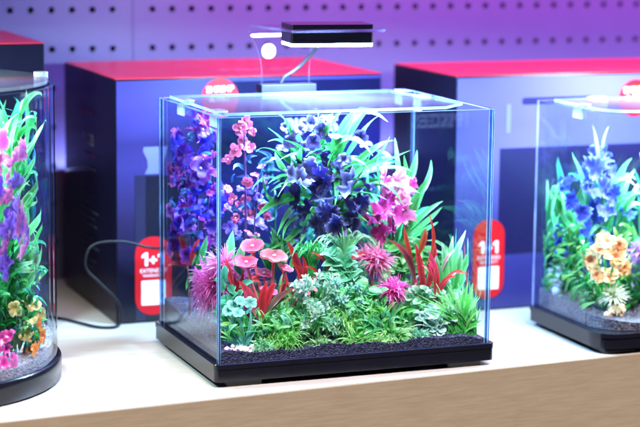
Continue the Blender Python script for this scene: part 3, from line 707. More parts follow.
for k in range(46):
    x, y = R.uniform(296, 350), R.uniform(150, 232); a_ = R.uniform(-.5, 3.6); L = R.uniform(22, 52); c0, c1 = R.choice((((.03, .28, .08), (.16, .48, .24)), ((.02, .22, .05), (.08, .38, .12)), ((.01, .12, .04), (.06, .32, .10))))
    p.bl([(x, y), (x + L * .5 * math.cos(a_), y - L * .62 * max(.15, math.sin(a_))), (x + L * math.cos(a_), y - L * (math.sin(a_) - .25))], R.uniform(4, 7), c0, c1, dY=R.uniform(-.06, .02), wob=.02)
for x, y, r in ((295, 179, 12), (313, 171, 13), (324, 178, 11), (300, 196, 11), (321, 198, 13), (336, 180, 11), (351, 186, 12), (346, 205, 12), (336, 223, 11), (318, 226, 11), (355, 214, 10), (352, 226, 11), (290, 226, 9), (300, 236, 9), (284, 191, 9),
                (362, 200, 9), (328, 212, 10), (308, 212, 10), (310, 186, 10), (365, 186, 8), (344, 168, 9), (304, 160, 9), (322, 160, 10), (340, 236, 10), (325, 240, 10)):
    q = p.at(x, y, R.uniform(-.062, -.005)); r *= mpp(p.Y) * .98; pale = R.random() < .3
    petal(p.part('petals'), q, UPC * .8 + rdir(-1) * .8, (0, 0, 1), r, (.014, .010, .085) if pale else jit((.006, .004, .05), .3), (.22, .19, .42) if pale or R.random() < .45 else (.025, .016, .12), .2, .45, 26, R.uniform(.65, .95))
for i_, (x, y, r) in enumerate(((300, 131, 9), (310, 124, 9), (320, 131, 10), (314, 142, 9), (290, 142, 8), (329, 121, 9), (344, 161, 8), (338, 166, 7), (304, 148, 8), (360, 137, 8), (335, 138, 7), (285, 128, 6), (282, 150, 7), (366, 146, 7))):
    blossom(p.part('flower%d' % i_), p.at(x, y, R.uniform(-.03, 0)), UPC + rdir(-1) * .6, r * mpp(p.Y) * 1.0, (.035, .018, .17), (.12, .09, .34), 6)
p.done()
# D magenta ruffled
p = Plant('ruffled_leaf_plant', 'magenta plant with ruffled leaves and pale pink rim, right of the navy petals', 'plant', 392, 250, .085)
p.stalk(p.at(393, 195), .0016, (.3, .04, .12), .002)
for x, y, r, c, e in ((384, 181, 8, MAG, (.95, .5, .65)), (398, 180, 10, PNK, (.98, .75, .8)), (405, 190, 8, PNK, (.95, .6, .7)), (392, 196, 11, MAG, PNK), (386, 210, 13, (.5, .03, .24), MAG), (375, 222, 12, (.3, .02, .14), (.62, .1, .3)), (398, 214, 12, MAG, (.95, .55, .7)),
                      (404, 205, 9, PNK, (.98, .72, .8)), (394, 228, 11, (.55, .03, .2), MAG), (380, 232, 9, (.35, .02, .15), MAG), (412, 182, 6, MAG, PNK)):
    petal(p.part('petals'), p.at(x, y, R.uniform(-.015, .01)), UPC + rdir(-1) * .7, (0, 0, 1), r * mpp(p.Y), c, e, .24, .5, 24, R.uniform(.6, .9))
p.done()
# E green blades at the right
p = Plant('blade_plant', 'upright fan of broad bright green blades right of the magenta leaves', 'plant', 408, 262, .095)
for pts, w in (([(404, 236), (414, 205), (430, 176)], 13), ([(406, 234), (424, 214), (443, 201)], 7), ([(407, 236), (426, 222), (442, 207)], 7), ([(398, 200), (411, 175), (417, 150)], 10), ([(402, 200), (398, 165), (395, 138)], 6), ([(412, 192), (407, 172), (404, 155)], 6),
               ([(382, 196), (377, 165), (380, 148)], 6), ([(408, 240), (425, 230), (438, 222)], 6), ([(398, 240), (390, 220), (380, 205)], 7), ([(406, 238), (412, 215), (420, 196)], 9), ([(416, 200), (428, 180), (431, 160)], 7), ([(400, 245), (385, 240), (372, 244)], 6), ([(372, 200), (366, 178), (372, 160)], 6)):
    p.bl(pts, w * .72, (.03, .34, .06), R.choice(((.12, .55, .16), (.22, .6, .26))), dY=R.uniform(-.02, .02), prof='spear')
p.stalk(p.at(404, 226), .0018, GD); p.done()
# dark fill at the back
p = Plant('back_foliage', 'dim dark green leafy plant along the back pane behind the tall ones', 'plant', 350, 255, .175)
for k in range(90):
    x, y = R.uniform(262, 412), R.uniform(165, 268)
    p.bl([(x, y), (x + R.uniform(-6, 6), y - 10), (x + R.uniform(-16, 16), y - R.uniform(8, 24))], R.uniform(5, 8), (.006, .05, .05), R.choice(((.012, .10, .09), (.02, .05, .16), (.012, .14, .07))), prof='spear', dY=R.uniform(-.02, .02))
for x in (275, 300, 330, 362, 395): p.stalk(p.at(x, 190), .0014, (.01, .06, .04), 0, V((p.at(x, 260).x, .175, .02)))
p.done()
# low mixed growth that covers the ground between the larger plants
mb = MB()
for k in range(2300):
    Y = R.uniform(.014, .085); x = R.uniform(226, 482); y = 344 - (x - 226) * .06 - (Y - .01) * 520 + R.uniform(-10, 4); a_ = R.gauss(PI / 2, .75); L = R.uniform(9, 26)
    q = at(x, y, Y)
    if q.x < .012 or q.x > .288 or (x > 440 and Y < .045) or (392 < x < 440 and Y < .03): continue
    c0, c1 = R.choice((((.03, .36, .05), (.42, 1, .36)), ((.04, .36, .14), (.5, 1, .7)), ((.03, .36, .05), (.3, 1, .26)), ((.03, .34, .06), (.14, .62, .16)), ((.05, .42, .2), (.3, .85, .5)), ((.08, .45, .34), (.45, .9, .75)), ((.14, .5, .1), (.5, .9, .3)), ((.02, .24, .08), (.1, .5, .2))))  # dark bases and pale tips paint in shaded gaps and lit ends
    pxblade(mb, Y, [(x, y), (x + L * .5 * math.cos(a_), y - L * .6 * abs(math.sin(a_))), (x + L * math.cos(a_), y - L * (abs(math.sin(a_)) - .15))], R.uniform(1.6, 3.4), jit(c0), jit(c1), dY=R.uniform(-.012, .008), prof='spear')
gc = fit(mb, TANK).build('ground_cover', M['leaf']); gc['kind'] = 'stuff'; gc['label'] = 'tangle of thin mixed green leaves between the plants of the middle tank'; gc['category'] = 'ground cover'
# F red spear plants
def spear(label, px, py, Y, leaves):
    q = Plant('red_leaf_plant', label, 'plant', px, py, Y, group='red leaved stem plants')
    for pts, w, c0, c1 in leaves: q.bl(pts, w * .74, c0, c1, dY=R.uniform(-.012, .006), prof='spear', fold=.3)
    b = leaves[0][0][0]; q.stalk(q.at(*b), .0013, (.10, .10, .08)); q.done()
spear('red tipped spear leaved plant beside the left side pane, above the pink ball', 190, 275, .135, [([(188, 266), (183, 246), (177, 227)], 9, DRED, (.85, .08, .12)), ([(190, 266), (194, 250), (200, 238)], 6, DRED, RED), ([(189, 270), (177, 263), (161, 270)], 5, DRED, (.8, .1, .15)), ([(196, 268), (203, 252), (207, 236)], 9, G1, G2), ([(192, 266), (198, 252), (199, 242)], 7, GD, G1), ([(187, 268), (181, 258), (172, 253)], 4, DRED, RED), ([(198, 272), (190, 278), (186, 290)], 6, GD, G1), ([(199, 270), (206, 262), (213, 250)], 7, GD, G2)])
spear('red leaved plant with broad dark stems at the front left, under the pink caps', 251, 348, .028, [([(262, 324), (251, 299), (238, 280)], 13, (.30, .12, .16), (.85, .04, .07)), ([(263, 322), (262, 300), (268, 280)], 10, DRED, RED), ([(262, 322), (276, 300), (297, 287)], 8, (.12, .14, .10), (.30, .07, .08)), ([(252, 344), (259, 325), (271, 302)], 6, GD, (.10, .16, .12)), ([(258, 330), (274, 306), (292, 298)], 6, GD, (.2, .14, .1)), ([(254, 336), (240, 318), (233, 300)], 8, GD, (.05, .28, .2)), ([(256, 330), (246, 306), (248, 288)], 6, (.3, .05, .1), (.7, .05, .2)), ([(262, 318), (270, 292), (277, 284)], 8, (.4, .03, .06), RED)])
spear('red leaved plant rising between the pink caps and the fountain grass', 302, 300, .062, [([(303, 288), (297, 262), (287, 241)], 9, DRED, (.85, .05, .07)), ([(302, 292), (301, 274), (290, 261)], 7, DRED, RED), ([(288, 290), (284, 275), (277, 260)], 7, (.5, .05, .1), RED), ([(300, 295), (305, 270), (301, 255)], 6, DRED, RED), ([(303, 290), (312, 280), (319, 277)], 5, DRED, (.8, .25, .25)), ([(285, 320), (290, 300), (300, 276)], 5, (.3, .12, .05), (.5, .08, .05)), ([(276, 310), (282, 290), (290, 282)], 6, DRED, RED)])
spear('red leaved plant mid right between lacy pink bushes and green blades', 424, 312, .05, [([(414, 288), (409, 258), (389, 240)], 9, (.2, .14, .12), (.62, .06, .07)), ([(423, 292), (420, 265), (415, 243)], 8, DRED, (.85, .05, .08)), ([(425, 292), (433, 266), (434, 238)], 9, DRED, (.75, .04, .06)), ([(428, 262), (434, 240), (429, 213)], 5, (.35, .05, .03), (.9, .07, .05)), ([(414, 270), (408, 246), (404, 226)], 6, (.35, .06, .03), (.85, .07, .06)), ([(421, 300), (416, 286), (414, 272)], 7, DRED, (.9, .06, .25)), ([(427, 298), (438, 282), (442, 262)], 6, DRED, RED), ([(418, 255), (424, 240), (425, 228)], 7, (.4, .08, .03), (.85, .1, .05)), ([(426, 302), (424, 288), (425, 276)], 6, (.6, .03, .15), (.9, .05, .2))])
# G pink caps
p = Plant('capped_coral', 'pink capped coral ornament like a cluster of mushrooms, front left', 'ornament', 272, 322, .058)
for x, y, r, c, e, tl in ((252, 246, 14, (.5, .05, .12), (.7, .2, .26), -.5), (274, 256, 16, (.6, .16, .2), (.76, .34, .38), .15), (246, 262, 13, (.5, .05, .12), (.7, .18, .26), -.35), (264, 273, 11, (.45, .04, .16), (.7, .2, .3), .2), (269, 291, 10, (.6, .08, .5), (.85, .4, .7), .3), (303, 292, 9, (.55, .07, .12), (.74, .26, .3), .5), (312, 288, 7, (.7, .3, .34), (.8, .5, .52), .7), (286, 268, 9, (.8, .12, .25), (.92, .45, .55), .6)):
    q = p.at(x, y, R.uniform(-.02, .005)); nn = V((tl * .5, -.30, 1)); rr = r * .88 * mpp(p.Y)
    mb = p.part('cap'); petal(mb, q, nn, (1, 0, 0), rr, c, e, .045, .10, 26)
    petal(mb, q - V((0, 0, rr * .06)), -nn, (1, 0, 0), rr * .98, (.8, .3, .42), e, .045, -.04, 26)
    ball(mb, q + V((0, -.001, rr * .05)), rr * .16, (.98, .85, .85), .6)
    p.stalk(q - V((0, 0, rr * .05)), rr * .16, (.8, .22, .3), -.003)
p.done()
# H spiky pink balls
def spiky(label, px, py, Y, r, n, w, c0, c1, name='spiky_bush', z=-.7):
    q = Plant(name, label, 'plant', px, py + 40, Y, group='round spiky bushes'); c = q.at(px, py)
    tuft(q.part('foliage'), c, r * .8 * mpp(Y), n, w * mpp(Y), c0, c1, z, 1, .15, inner=.45); q.stalk(c, .002, lerp(c0, GD, .5)); q.done()
spiky('big hot pink spiky bush pressed into the front left corner', 220, 290, .088, 40, 1300, 2.6, (1, .035, .48), (1, .30, .74))
q_ = Plant('spiky_bush', 'pale pink feathery spray on top of the hot pink bush by the corner', 'plant', 222, 330, .068, group='round spiky bushes')
tuft(q_.part('foliage'), q_.at(224, 268), 24 * mpp(.07), 170, 2.6 * mpp(.07), (1, .10, .46), (1, .48, .72), -.2, 1, .1); q_.stalk(q_.at(224, 268), .0015, PNK); q_.done()
spiky('lacy mauve pink bush in the middle, behind the aqua leaves', 372, 262, .058, 24, 340, 2.6, (.85, .08, .34), (1, .40, .62))
spiky('small hot magenta bush low between the green tufts on the right', 393, 291, .036, 20, 300, 2.8, (1, .04, .42), (1, .22, .62))
# I pale feathery and bright green tufts at the front
def tuftplant(label, px, py, Y, r, n, w, c0, c1, squash=.8, name='leafy_tuft', prof='spear', tipc=None, z=-.3, jr=.35):
    q = Plant(name, label, 'plant', px, py + r * .8, Y, group='low green tufts at the front'); c = q.at(px, py + r * .5 + 3)
    tuft(q.part('foliage'), c, r * mpp(Y), int(n * .9), w * .8 * mpp(Y), c0, c1, z, squash, .3, prof, jr, tipc, .3); q.stalk(c, .002, GD); q.done()
tuftplant('bright grass green mossy tuft at the front left', 282, 327, .020, 26, 420, 2.3, (.05, .5, .05), (.45, 1, .32), .65, prof='needle')
tuftplant('small yellow green mossy tuft between the red stems and the grass green one', 266, 322, .030, 17, 220, 2.2, (.08, .5, .05), (.6, 1, .3), .7, prof='needle')
tuftplant('bright green spiky tuft right of centre touching the gravel', 357, 328, .016, 26, 260, 3.4, (.05, .55, .06), (.5, 1, .4), .8, 'leafy_tuft')
tuftplant('light green spiky tuft with cream leaf tips below the magenta bush', 391, 322, .022, 27, 260, 3.6, (.06, .52, .08), (.6, 1, .5), .8, tipc=(.9, .95, .75))
tuftplant('fresh green low tuft with olive stems right of the grass green one', 322, 336, .014, 19, 170, 2.8, (.12, .5, .1), (.65, 1, .6), .8)
def feathery(label, px, py, Y, rx, ry, n, c0, c1):
    q = Plant('feathery_bush', label, 'plant', px, py + ry, Y, group='pale feathery bushes'); u = mpp(Y)
    for k in range(n):
        a = R.uniform(0, 6.28); f = math.sqrt(R.random()); x, y = px + rx * f * math.cos(a), py + ry * f * math.sin(a)
        d = V((math.cos(a) * f, R.uniform(-.9, -.2), .35 - math.sin(a) * f)) + rdir(-1) * .4
        sprig(q.part('foliage'), q.at(x, y, R.uniform(-.012, .012)), d, R.uniform(8, 15) * u, R.randint(8, 12), 2.3 * u, 8.5 * u, jit(c0), jit(c1))
        if k % 4 == 0: q.stalk(q.at(x, y), .0006, lerp(c0, GD, .5))
    q.done()
feathery('white green feathery bush in the middle of the front row', 316, 292, .030, 16, 11, 28, (.24, .62, .40), (1, 1, 1))
feathery('pale mint bush right beneath the white feathery one', 319, 322, .020, 15, 9, 18, (.06, .38, .2), (.75, 1, .84))
feathery('light aqua feathery bush between the white one and the lacy mauve bush', 345, 300, .034, 12, 12, 22, (.03, .3, .2), (.55, .95, .82))
tuftplant('small mint spiky tuft between the grass green one and the coral rock', 262, 338, .014, 17, 200, 2.6, (.06, .5, .2), (.55, 1, .7))
tuftplant('lime green spiky tuft just left of the one with cream tips', 374, 332, .014, 19, 230, 2.7, (.1, .6, .06), (.6, 1, .35))
tuftplant('pale mint spiky tuft below the aqua rounded leaves', 418, 328, .016, 17, 200, 2.7, (.06, .5, .24), (.6, 1, .8))
tuftplant('bright lime spiky tuft rising behind the front tufts in the middle', 344, 312, .026, 19, 230, 2.7, (.1, .6, .08), (.6, 1, .4))
# K aqua flowers on the pink rock
p = Plant('aqua_flower', 'little pale aqua flower with arching stalks by the front left glass edge', 'plant', 244, 347, .016)
for x, y in ((232, 306), (240, 302), (246, 310), (238, 314), (228, 312), (250, 303)):
    blossom(p.part('flower'), p.at(x, y, R.uniform(-.004, .01)), UPC + rdir(-1) * .4, .0068, (.12, .55, .5), (.5, .9, .85), 6)
for pts in ([(244, 345), (236, 330), (228, 318)], [(244, 345), (242, 328), (238, 314)], [(245, 345), (250, 325), (250, 308)], [(243, 345), (230, 338), (224, 326)], [(246, 345), (254, 330), (258, 320)], [(243, 346), (232, 342), (222, 340)], [(242, 344), (234, 330), (231, 310)]): p.bl(pts, 4, (.05, .35, .30), (.3, .75, .65), dY=R.uniform(-.008, .006))
p.done()
p = Plant('coral_rock', 'whitish pink lumpy coral rock on the gravel in the front left corner', 'ornament', 243, 352, .017)
c = p.at(242, 352)
for k in range(60):
    ball(p.part('base'), c + V((R.uniform(-.019, .019), R.uniform(-.008, .008), R.uniform(-.004, .005))), R.uniform(.002, .0042), R.choice(((.8, .5, .62), (.88, .76, .8), (.7, .3, .5), (.9, .82, .85))), .9, 8, 5, .25)
p.done()
# L round leaved aqua plants
def roundleaf(label, px, py, Y, sx, sy, n, r, c0, c1, name='round_leaf_plant', prof='oval', asp=.7):
    q = Plant(name, label, 'plant', px, py + sy, Y, group='small leaved aqua plants')
    for k in range(n):
        x, y = px + R.gauss(0, .5) * sx, py + R.gauss(0, .5) * sy; a = R.uniform(0, 6.3); L = r * R.uniform(.8, 1.3)
        q.bl([(x, y), (x + L * .5 * math.cos(a), y - L * .5 * math.sin(a) - L * .1), (x + L * math.cos(a), y - L * math.sin(a) * .8)], L * asp, jit(c0), jit(c1), dY=R.uniform(-.008, .008), prof=prof)
        if k % 3 == 0: q.stalk(q.at(x, y), .0006, lerp(c0, GD, .6), R.uniform(-.004, .004))
    q.done()
roundleaf('aqua plant with small rounded leaves on the gravel at the front right', 436, 322, .02, 17, 14, 64, 9, (.06, .36, .3), (.75, 1, .95))
roundleaf('mint green small leaved plant below the tall white tipped blades', 437, 298, .034, 20, 14, 60, 8, (.03, .34, .14), (.65, 1, .74))
roundleaf('blue green pointed leaf plant right of the fountain grass', 343, 272, .05, 17, 20, 66, 15, (.03, .42, .18), (.42, 1, .68), 'pointed_leaf_plant', 'spear', .42)
roundleaf('dark teal leafy plant between the red stems and the front left corner', 232, 312, .04, 14, 26, 48, 17, (.03, .30, .18), (.14, .62, .42), 'pointed_leaf_plant', 'spear', .4)
roundleaf('mid green bushy plant filling the row under the mauve lacy bush', 362, 300, .03, 24, 12, 74, 13, (.03, .42, .09), (.36, 1, .45), 'pointed_leaf_plant', 'spear', .4)
roundleaf('fresh green bush behind the magenta plant and red spears on the right', 402, 258, .075, 26, 18, 80, 15, (.03, .36, .06), (.2, .70, .22), 'pointed_leaf_plant', 'spear', .4)
roundleaf('pale mint leaf cluster among the pink caps at the front left', 250, 290, .066, 16, 14, 34, 12, (.15, .52, .40), (.55, .86, .72), 'pointed_leaf_plant', 'spear', .5)
roundleaf('deep green leaf bank along the gravel behind the front tufts', 340, 330, .05, 70, 8, 110, 13, (.03, .34, .10), (.12, .62, .24), 'pointed_leaf_plant', 'spear', .4)
roundleaf('deep teal undergrowth behind the red spears on the right', 420, 325, .055, 26, 12, 60, 14, (.03, .34, .14), (.14, .62, .34), 'pointed_leaf_plant', 'spear', .4)
# M grass tufts
p = Plant('grass_tuft', 'round tuft of fine green grass in the front right corner', 'plant', 463, 338, .02)
for k in range(150):
    x0_ = 463 + R.gauss(0, 5); a = R.gauss(0, .5); L = R.uniform(28, 56)
    p.bl([(x0_, 337 + R.uniform(-3, 2)), (x0_ + L * .45 * math.sin(a), 336 - L * .55 * math.cos(a)), (x0_ + L * 1.0 * math.sin(a * 1.35), 336 - L * math.cos(a * 1.2))], R.uniform(1.8, 3), jit((.03, .4, .05)), jit(R.choice(((.2, .9, .2), (.4, 1, .3), (.5, 1, .55)))), dY=R.uniform(-.012, .02), prof='needle')
p.done()
# N tall white tipped blades
p = Plant('tall_blade_plant', 'tall green blades with whitish tips leaning right before the right pane', 'plant', 450, 318, .045)
for pts, w in (([(452, 300), (464, 266), (487, 236)], 7), ([(450, 300), (454, 262), (467, 230)], 8), ([(448, 300), (450, 262), (453, 236)], 6), ([(440, 300), (444, 262), (441, 242)], 6), ([(446, 302), (446, 276), (447, 248)], 7), ([(452, 304), (462, 280), (474, 262)], 6), ([(454, 306), (470, 286), (485, 268)], 5),
               ([(445, 300), (438, 270), (437, 255)], 7), ([(452, 302), (458, 270), (462, 250)], 8), ([(455, 308), (470, 296), (484, 292)], 5)): p.bl(pts, w, G1, G3, dY=R.uniform(-.01, .015), prof='spear', tipc=(.8, .92, .82))
p.bl([(462, 300), (474, 272), (486, 240)], 3.5, (.5, .1, .05), (.85, .18, .1), dY=.01, prof='spear'); p.bl([(440, 276), (446, 260), (455, 250)], 4, (.8, .3, .5), (.95, .6, .7), dY=-.01, prof='spear')
p.stalk(p.at(450, 296), .002, GD); p.done()
for lab, px, py, Y in (('thin red stemmed plant among the mint leaves left of the tall blades', 436, 318, .03), ('thin red stemmed plant rising behind the white feathery bush', 336, 316, .06), ('thin red stemmed plant beside the teal leaves at the front left', 236, 330, .05)):
    lv = []
    for k in range(9):
        a_ = R.uniform(.6, 2.5); L = R.uniform(26, 44); x, y = px + R.uniform(-4, 4), py - R.uniform(16, 34)
        lv.append(([(x, y), (x + L * .45 * math.cos(a_), y - L * .6), (x + L * math.cos(a_), y - L * math.sin(a_))], R.uniform(3.5, 6), DRED, R.choice((RED, (.95, .12, .1), (.8, .04, .16)))))
    spear(lab, px, py, Y, lv)
for k_, (px, py, Y, lab) in enumerate(((470, 300, .08, 'slim green blades standing close to the right pane at mid depth'), (395, 262, .13, 'slim green blades behind the magenta leaves on the right'), (275, 270, .10, 'slim green blades below the long strap leaves on the left'))):
    q = Plant('blade_plant', lab, 'plant', px, py + 14, Y)
    for k in range(18):
        a_ = R.uniform(.7, 2.3); L = R.uniform(40, 80) if k_ != 2 else R.uniform(25, 45); x = px + R.uniform(-10, 8)
        q.bl([(x, py), (x + L * .35 * math.cos(a_), py - L * .6), (x + L * .8 * math.cos(a_), py - L * math.sin(a_))], R.uniform(3.5, 6), (.02, .26, .05), R.choice(((.15, .7, .18), (.3, .9, .4), (.1, .55, .3))), dY=R.uniform(-.012, .012), prof='spear')
    q.stalk(q.at(px, py - 4), .0016, GD); q.done()
# O fountain grasses
def fountain(label, px, py, Y, n, L0, w, c0, c1):
    q = Plant('fountain_grass', label, 'plant', px, py + 30, Y, group='arching grasses')
    for k in range(n):
        a = R.uniform(-1.2, 1.2); L = L0 * R.uniform(.65, 1.15); s = math.sin(a)
        q.bl([(px + R.uniform(-3, 3), py + 16), (px + s * L * .35, py - L * .62), (px + s * L * .8, py - L * (.78 - .25 * abs(s))), (px + s * L * 1.15, py - L * (.62 - .95 * abs(s)))], w * R.uniform(.75, 1.2), jit(c0), jit(c1), dY=R.uniform(-.02, .02))
    q.stalk(q.at(px, py + 8), .002, GD); q.done()
fountain('dark green arching grass in the centre under the navy petals', 312, 262, .066, 42, 34, 3.2, G1, G2)
fountain('light green thin arching grass right of centre, curling over the lacy bush', 345, 250, .068, 34, 36, 2.6, G2, PALE)
# green blades by the corner
p = Plant('corner_blade_plant', 'short green pointed blades behind the front left glass edge', 'plant', 230, 288, .08)
for pts, w in (([(230, 268), (231, 248), (233, 230)], 9), ([(233, 270), (240, 254), (243, 240)], 8), ([(226, 270), (228, 256), (227, 240)], 6), ([(236, 272), (246, 262), (256, 252)], 6), ([(228, 274), (222, 262), (218, 250)], 6)): p.bl(pts, w, G1, G3, prof='spear')
p.stalk(p.at(231, 266), .0016, GD); p.done()
p = Plant('corner_blade_plant', 'pair of tall green blades between the pink caps and the red spears at the back', 'plant', 284, 288, .09)
for pts, w in (([(286, 270), (284, 252), (283, 236)], 8), ([(290, 272), (297, 256), (310, 246)], 6), ([(283, 272), (274, 258), (262, 250)], 6)): p.bl(pts, w, G1, G3, prof='spear')
p.stalk(p.at(286, 268), .0016, GD); p.done()

# ------------------------------------------------------------------ round left tank
def rplant(*a, **k): return Plant(*a, where=RND, **k)
p = rplant('orchid_plant', 'purple orchid plant with long green straps filling the round left tank', 'plant', 8, 340, .06)
for x, y in ((12, 165), (26, 205), (6, 240)): p.stalk(p.at(x, y), .002, GD, .004)
for pts, w, k in (([(8, 230), (22, 170), (30, 118)], 11, 1), ([(4, 220), (10, 150), (24, 98)], 10, 0), ([(10, 225), (34, 190), (46, 172)], 8, 1), ([(2, 200), (20, 160), (38, 138)], 9, 0), ([(5, 210), (24, 178), (40, 150)], 8, 1), ([(8, 236), (28, 196), (44, 190)], 6, 0), ([(14, 246), (34, 226), (46, 205)], 9, 1),
                  ([(0, 262), (22, 270), (48, 268)], 7, 0), ([(0, 290), (16, 268), (46, 262)], 7, 0), ([(-6, 190), (-2, 140), (6, 100)], 8, 1), ([(12, 290), (30, 282), (44, 250)], 8, 1), ([(20, 300), (34, 270), (48, 240)], 7, 1), ([(-10, 240), (4, 200), (10, 170)], 8, 1), ([(4, 320), (16, 292), (32, 284)], 8, 1), ([(0, 250), (8, 210), (30, 180)], 6, 0), ([(28, 260), (40, 246), (44, 226)], 7, 1), ([(-8, 170), (4, 132), (20, 112)], 8, 0), ([(10, 200), (30, 205), (42, 196)], 5, 0)):
    p.bl(pts, w, (G2, G1)[k], (PALE, G3)[k], dY=R.uniform(-.04, .0), wob=.02)
for k in range(170):
    x, y = (R.uniform(-6, 30) if k < 75 else R.uniform(-110, -8)), R.uniform(125, 330); a_ = R.uniform(.2, 2.2); L = R.uniform(25, 55)
    p.bl([(x, y), (x + L * .4 * math.cos(a_), y - L * .6), (x + L * math.cos(a_) * .8, y - L * math.sin(a_))], R.uniform(3.5, 6.5), G1, R.choice((G2, G3, (.1, .7, .5))), dY=R.uniform(-.05, .02), wob=.02)
for x, y, r in ((20, 160, 13), (34, 166, 11), (6, 172, 12), (12, 200, 12), (26, 206, 13), (20, 214, 14), (34, 224, 14), (24, 226, 14), (10, 228, 12), (30, 244, 13), (22, 252, 13), (36, 252, 11), (6, 250, 12), (-4, 200, 12), (-8, 165, 12), (16, 184, 9), (-6, 230, 12), (14, 142, 10), (30, 150, 10), (40, 186, 10), (4, 268, 11), (28, 272, 10), (40, 236, 10), (2, 186, 11), (24, 188, 10), (14, 262, 11)):
    pk = R.random() < .45
    petal(p.part('petals'), p.at(x, y, R.uniform(-.075, -.03)), UPC + rdir(-1) * .8, (0, 0, 1), r * .9 * mpp(p.Y), (.07, .015, .26) if not pk else (.34, .03, .26), (.26, .12, .6) if not pk else (.75, .3, .5), .2, .5, 22, R.uniform(.6, .9))
for i_, (x, y) in enumerate(((2, 160), (36, 206), (40, 244), (14, 178))): blossom(p.part('flower%d' % i_), p.at(x, y, -.05), UPC + rdir(-1) * .5, .008, (.5, .08, .3), (.7, .3, .5), 5)
p.done()
p = rplant('pale_leaf_plant', 'cream and orange leaved plant low at the right side of the round tank', 'plant', 36, 345, .07)
for x, y, c in ((22, 300, 0), (32, 306, 0), (40, 312, 0), (44, 322, 1), (36, 324, 0), (28, 318, 0), (42, 336, 1), (34, 340, 1), (46, 346, 1), (38, 350, 1), (26, 334, 0), (16, 308, 0), (30, 352, 1)):
    cc = ((.8, .6, .2), (.9, .75, .4)) if not c else ((1, .2, .03), (1, .36, .1))
    blossom(p.part('foliage'), p.at(x, y, R.uniform(-.03, 0)), UPC + rdir(-1) * .7, .0085, cc[0], cc[1], 6); p.stalk(p.at(x, y), .0008, (.4, .35, .12))
p.done()
p = rplant('green_bush', 'dark green leafy bush low in the round left tank', 'plant', 8, 350, .06)
for k in range(420):
    x, y = (R.uniform(-12, 36) if k < 160 else R.uniform(-130, -8)), R.uniform(270, 360); a = R.uniform(.3, 2.8); L = R.uniform(12, 24)
    p.bl([(x, y), (x + L * .5 * math.cos(a), y - L * .6), (x + L * math.cos(a), y - L * math.sin(a))], R.uniform(3, 5), jit(GD), jit(R.choice((G1, G1, G2, AQ))), prof='spear', dY=R.uniform(-.04, .02))
for k in range(12): p.stalk(p.at(R.uniform(-8, 30), R.uniform(290, 330)), .001, GD)
p.done()
p = rplant('magenta_leaf_plant', 'small magenta leaved plant at the bottom left of the round tank', 'plant', 4, 368, .02)
for x, y in ((2, 338), (10, 336), (-4, 346), (6, 350), (4, 364), (12, 358), (18, 366), (-4, 362), (20, 372)): blossom(p.part('foliage'), p.at(x, y, R.uniform(-.01, .01)), UPC + rdir(-1) * .6, .0075, (.6, .02, .3), (.85, .12, .45), 4)
p.stalk(p.at(4, 345), .0012, MAG); p.done()
p = rplant('back_foliage', 'dim blue green leaves along the far side of the round tank glass', 'plant', 20, 300, .17)
for k in range(70):
    x, y = R.uniform(-10, 52), R.uniform(130, 330)
    p.bl([(x, y), (x + R.uniform(-6, 6), y - 14), (x + R.uniform(-14, 14), y - R.uniform(14, 34))], R.uniform(5, 9), (.008, .07, .14), R.choice(((.02, .18, .26), (.02, .08, .35), (.02, .25, .2))), prof='spear', dY=R.uniform(-.02, .02))
for x in (0, 20, 40): p.stalk(p.at(x, 200), .0015, GD, 0, V((p.at(x, 300).x, .17, .012)))
p.done()

# ------------------------------------------------------------------ rounded right tank
def qplant(*a, **k): return Plant(*a, where=QT, **k)
p = qplant('blue_leaf_plant', 'deep blue ruffled plant with tall green straps, its reflection modelled as leaves, at the back of the right tank', 'plant', 600, 290, .115)  # near-symmetric petals and straps imitate the plant's reflection in the corner glass
for x, y in ((598, 150), (585, 190), (618, 200)): p.stalk(p.at(x, y), .0022, (.03, .10, .3), .003)
for x, y, r in ((584, 176, 9), (596, 168, 11), (612, 176, 9), (588, 194, 10), (603, 190, 12), (614, 196, 10), (594, 212, 12), (608, 214, 12), (582, 214, 9), (598, 232, 12), (612, 232, 10), (586, 232, 9), (566, 186, 8), (572, 202, 8), (598, 246, 10), (556, 232, 8), (560, 246, 8), (626, 214, 9), (604, 156, 8), (592, 152, 7)):
    petal(p.part('petals'), p.at(x, y, R.uniform(-.03, .015)), UPC + rdir(-1) * .7, (0, 0, 1), r * mpp(p.Y), jit((.03, .05, .5), .3), R.choice(((.12, .2, .8), (.1, .4, .7), (.3, .4, .9))), .2, .45, 22, R.uniform(.6, .9))
for pts, w, k in (([(582, 236), (572, 200), (556, 180)], 8, 1), ([(562, 244), (552, 216), (545, 186)], 9, 0), ([(588, 220), (582, 180), (570, 152)], 9, 0), ([(610, 220), (618, 180), (632, 158)], 9, 0), ([(612, 214), (628, 196), (642, 194)], 7, 1), ([(612, 226), (628, 206), (644, 206)], 7, 1), ([(580, 226), (568, 206), (562, 200)], 6, 1),
                  ([(578, 232), (566, 222), (560, 206)], 7, 0), ([(600, 170), (596, 140), (592, 124)], 3, 2), ([(600, 170), (603, 142), (609, 126)], 3, 2), ([(575, 240), (566, 232), (552, 226)], 6, 0), ([(560, 260), (548, 235), (544, 214)], 8, 1), ([(606, 190), (624, 176), (636, 180)], 6, 1), ([(586, 250), (584, 232), (578, 212)], 7, 0), ([(568, 252), (562, 226), (550, 196)], 7, 0), ([(622, 240), (626, 215), (622, 190)], 8, 0)):
    c0, c1 = ((G2, G3), (AQ, G3), (PALE, (.85, .95, 1)))[k]; p.bl(pts, w * 1.15, c0, c1, dY=R.uniform(-.04, .0))
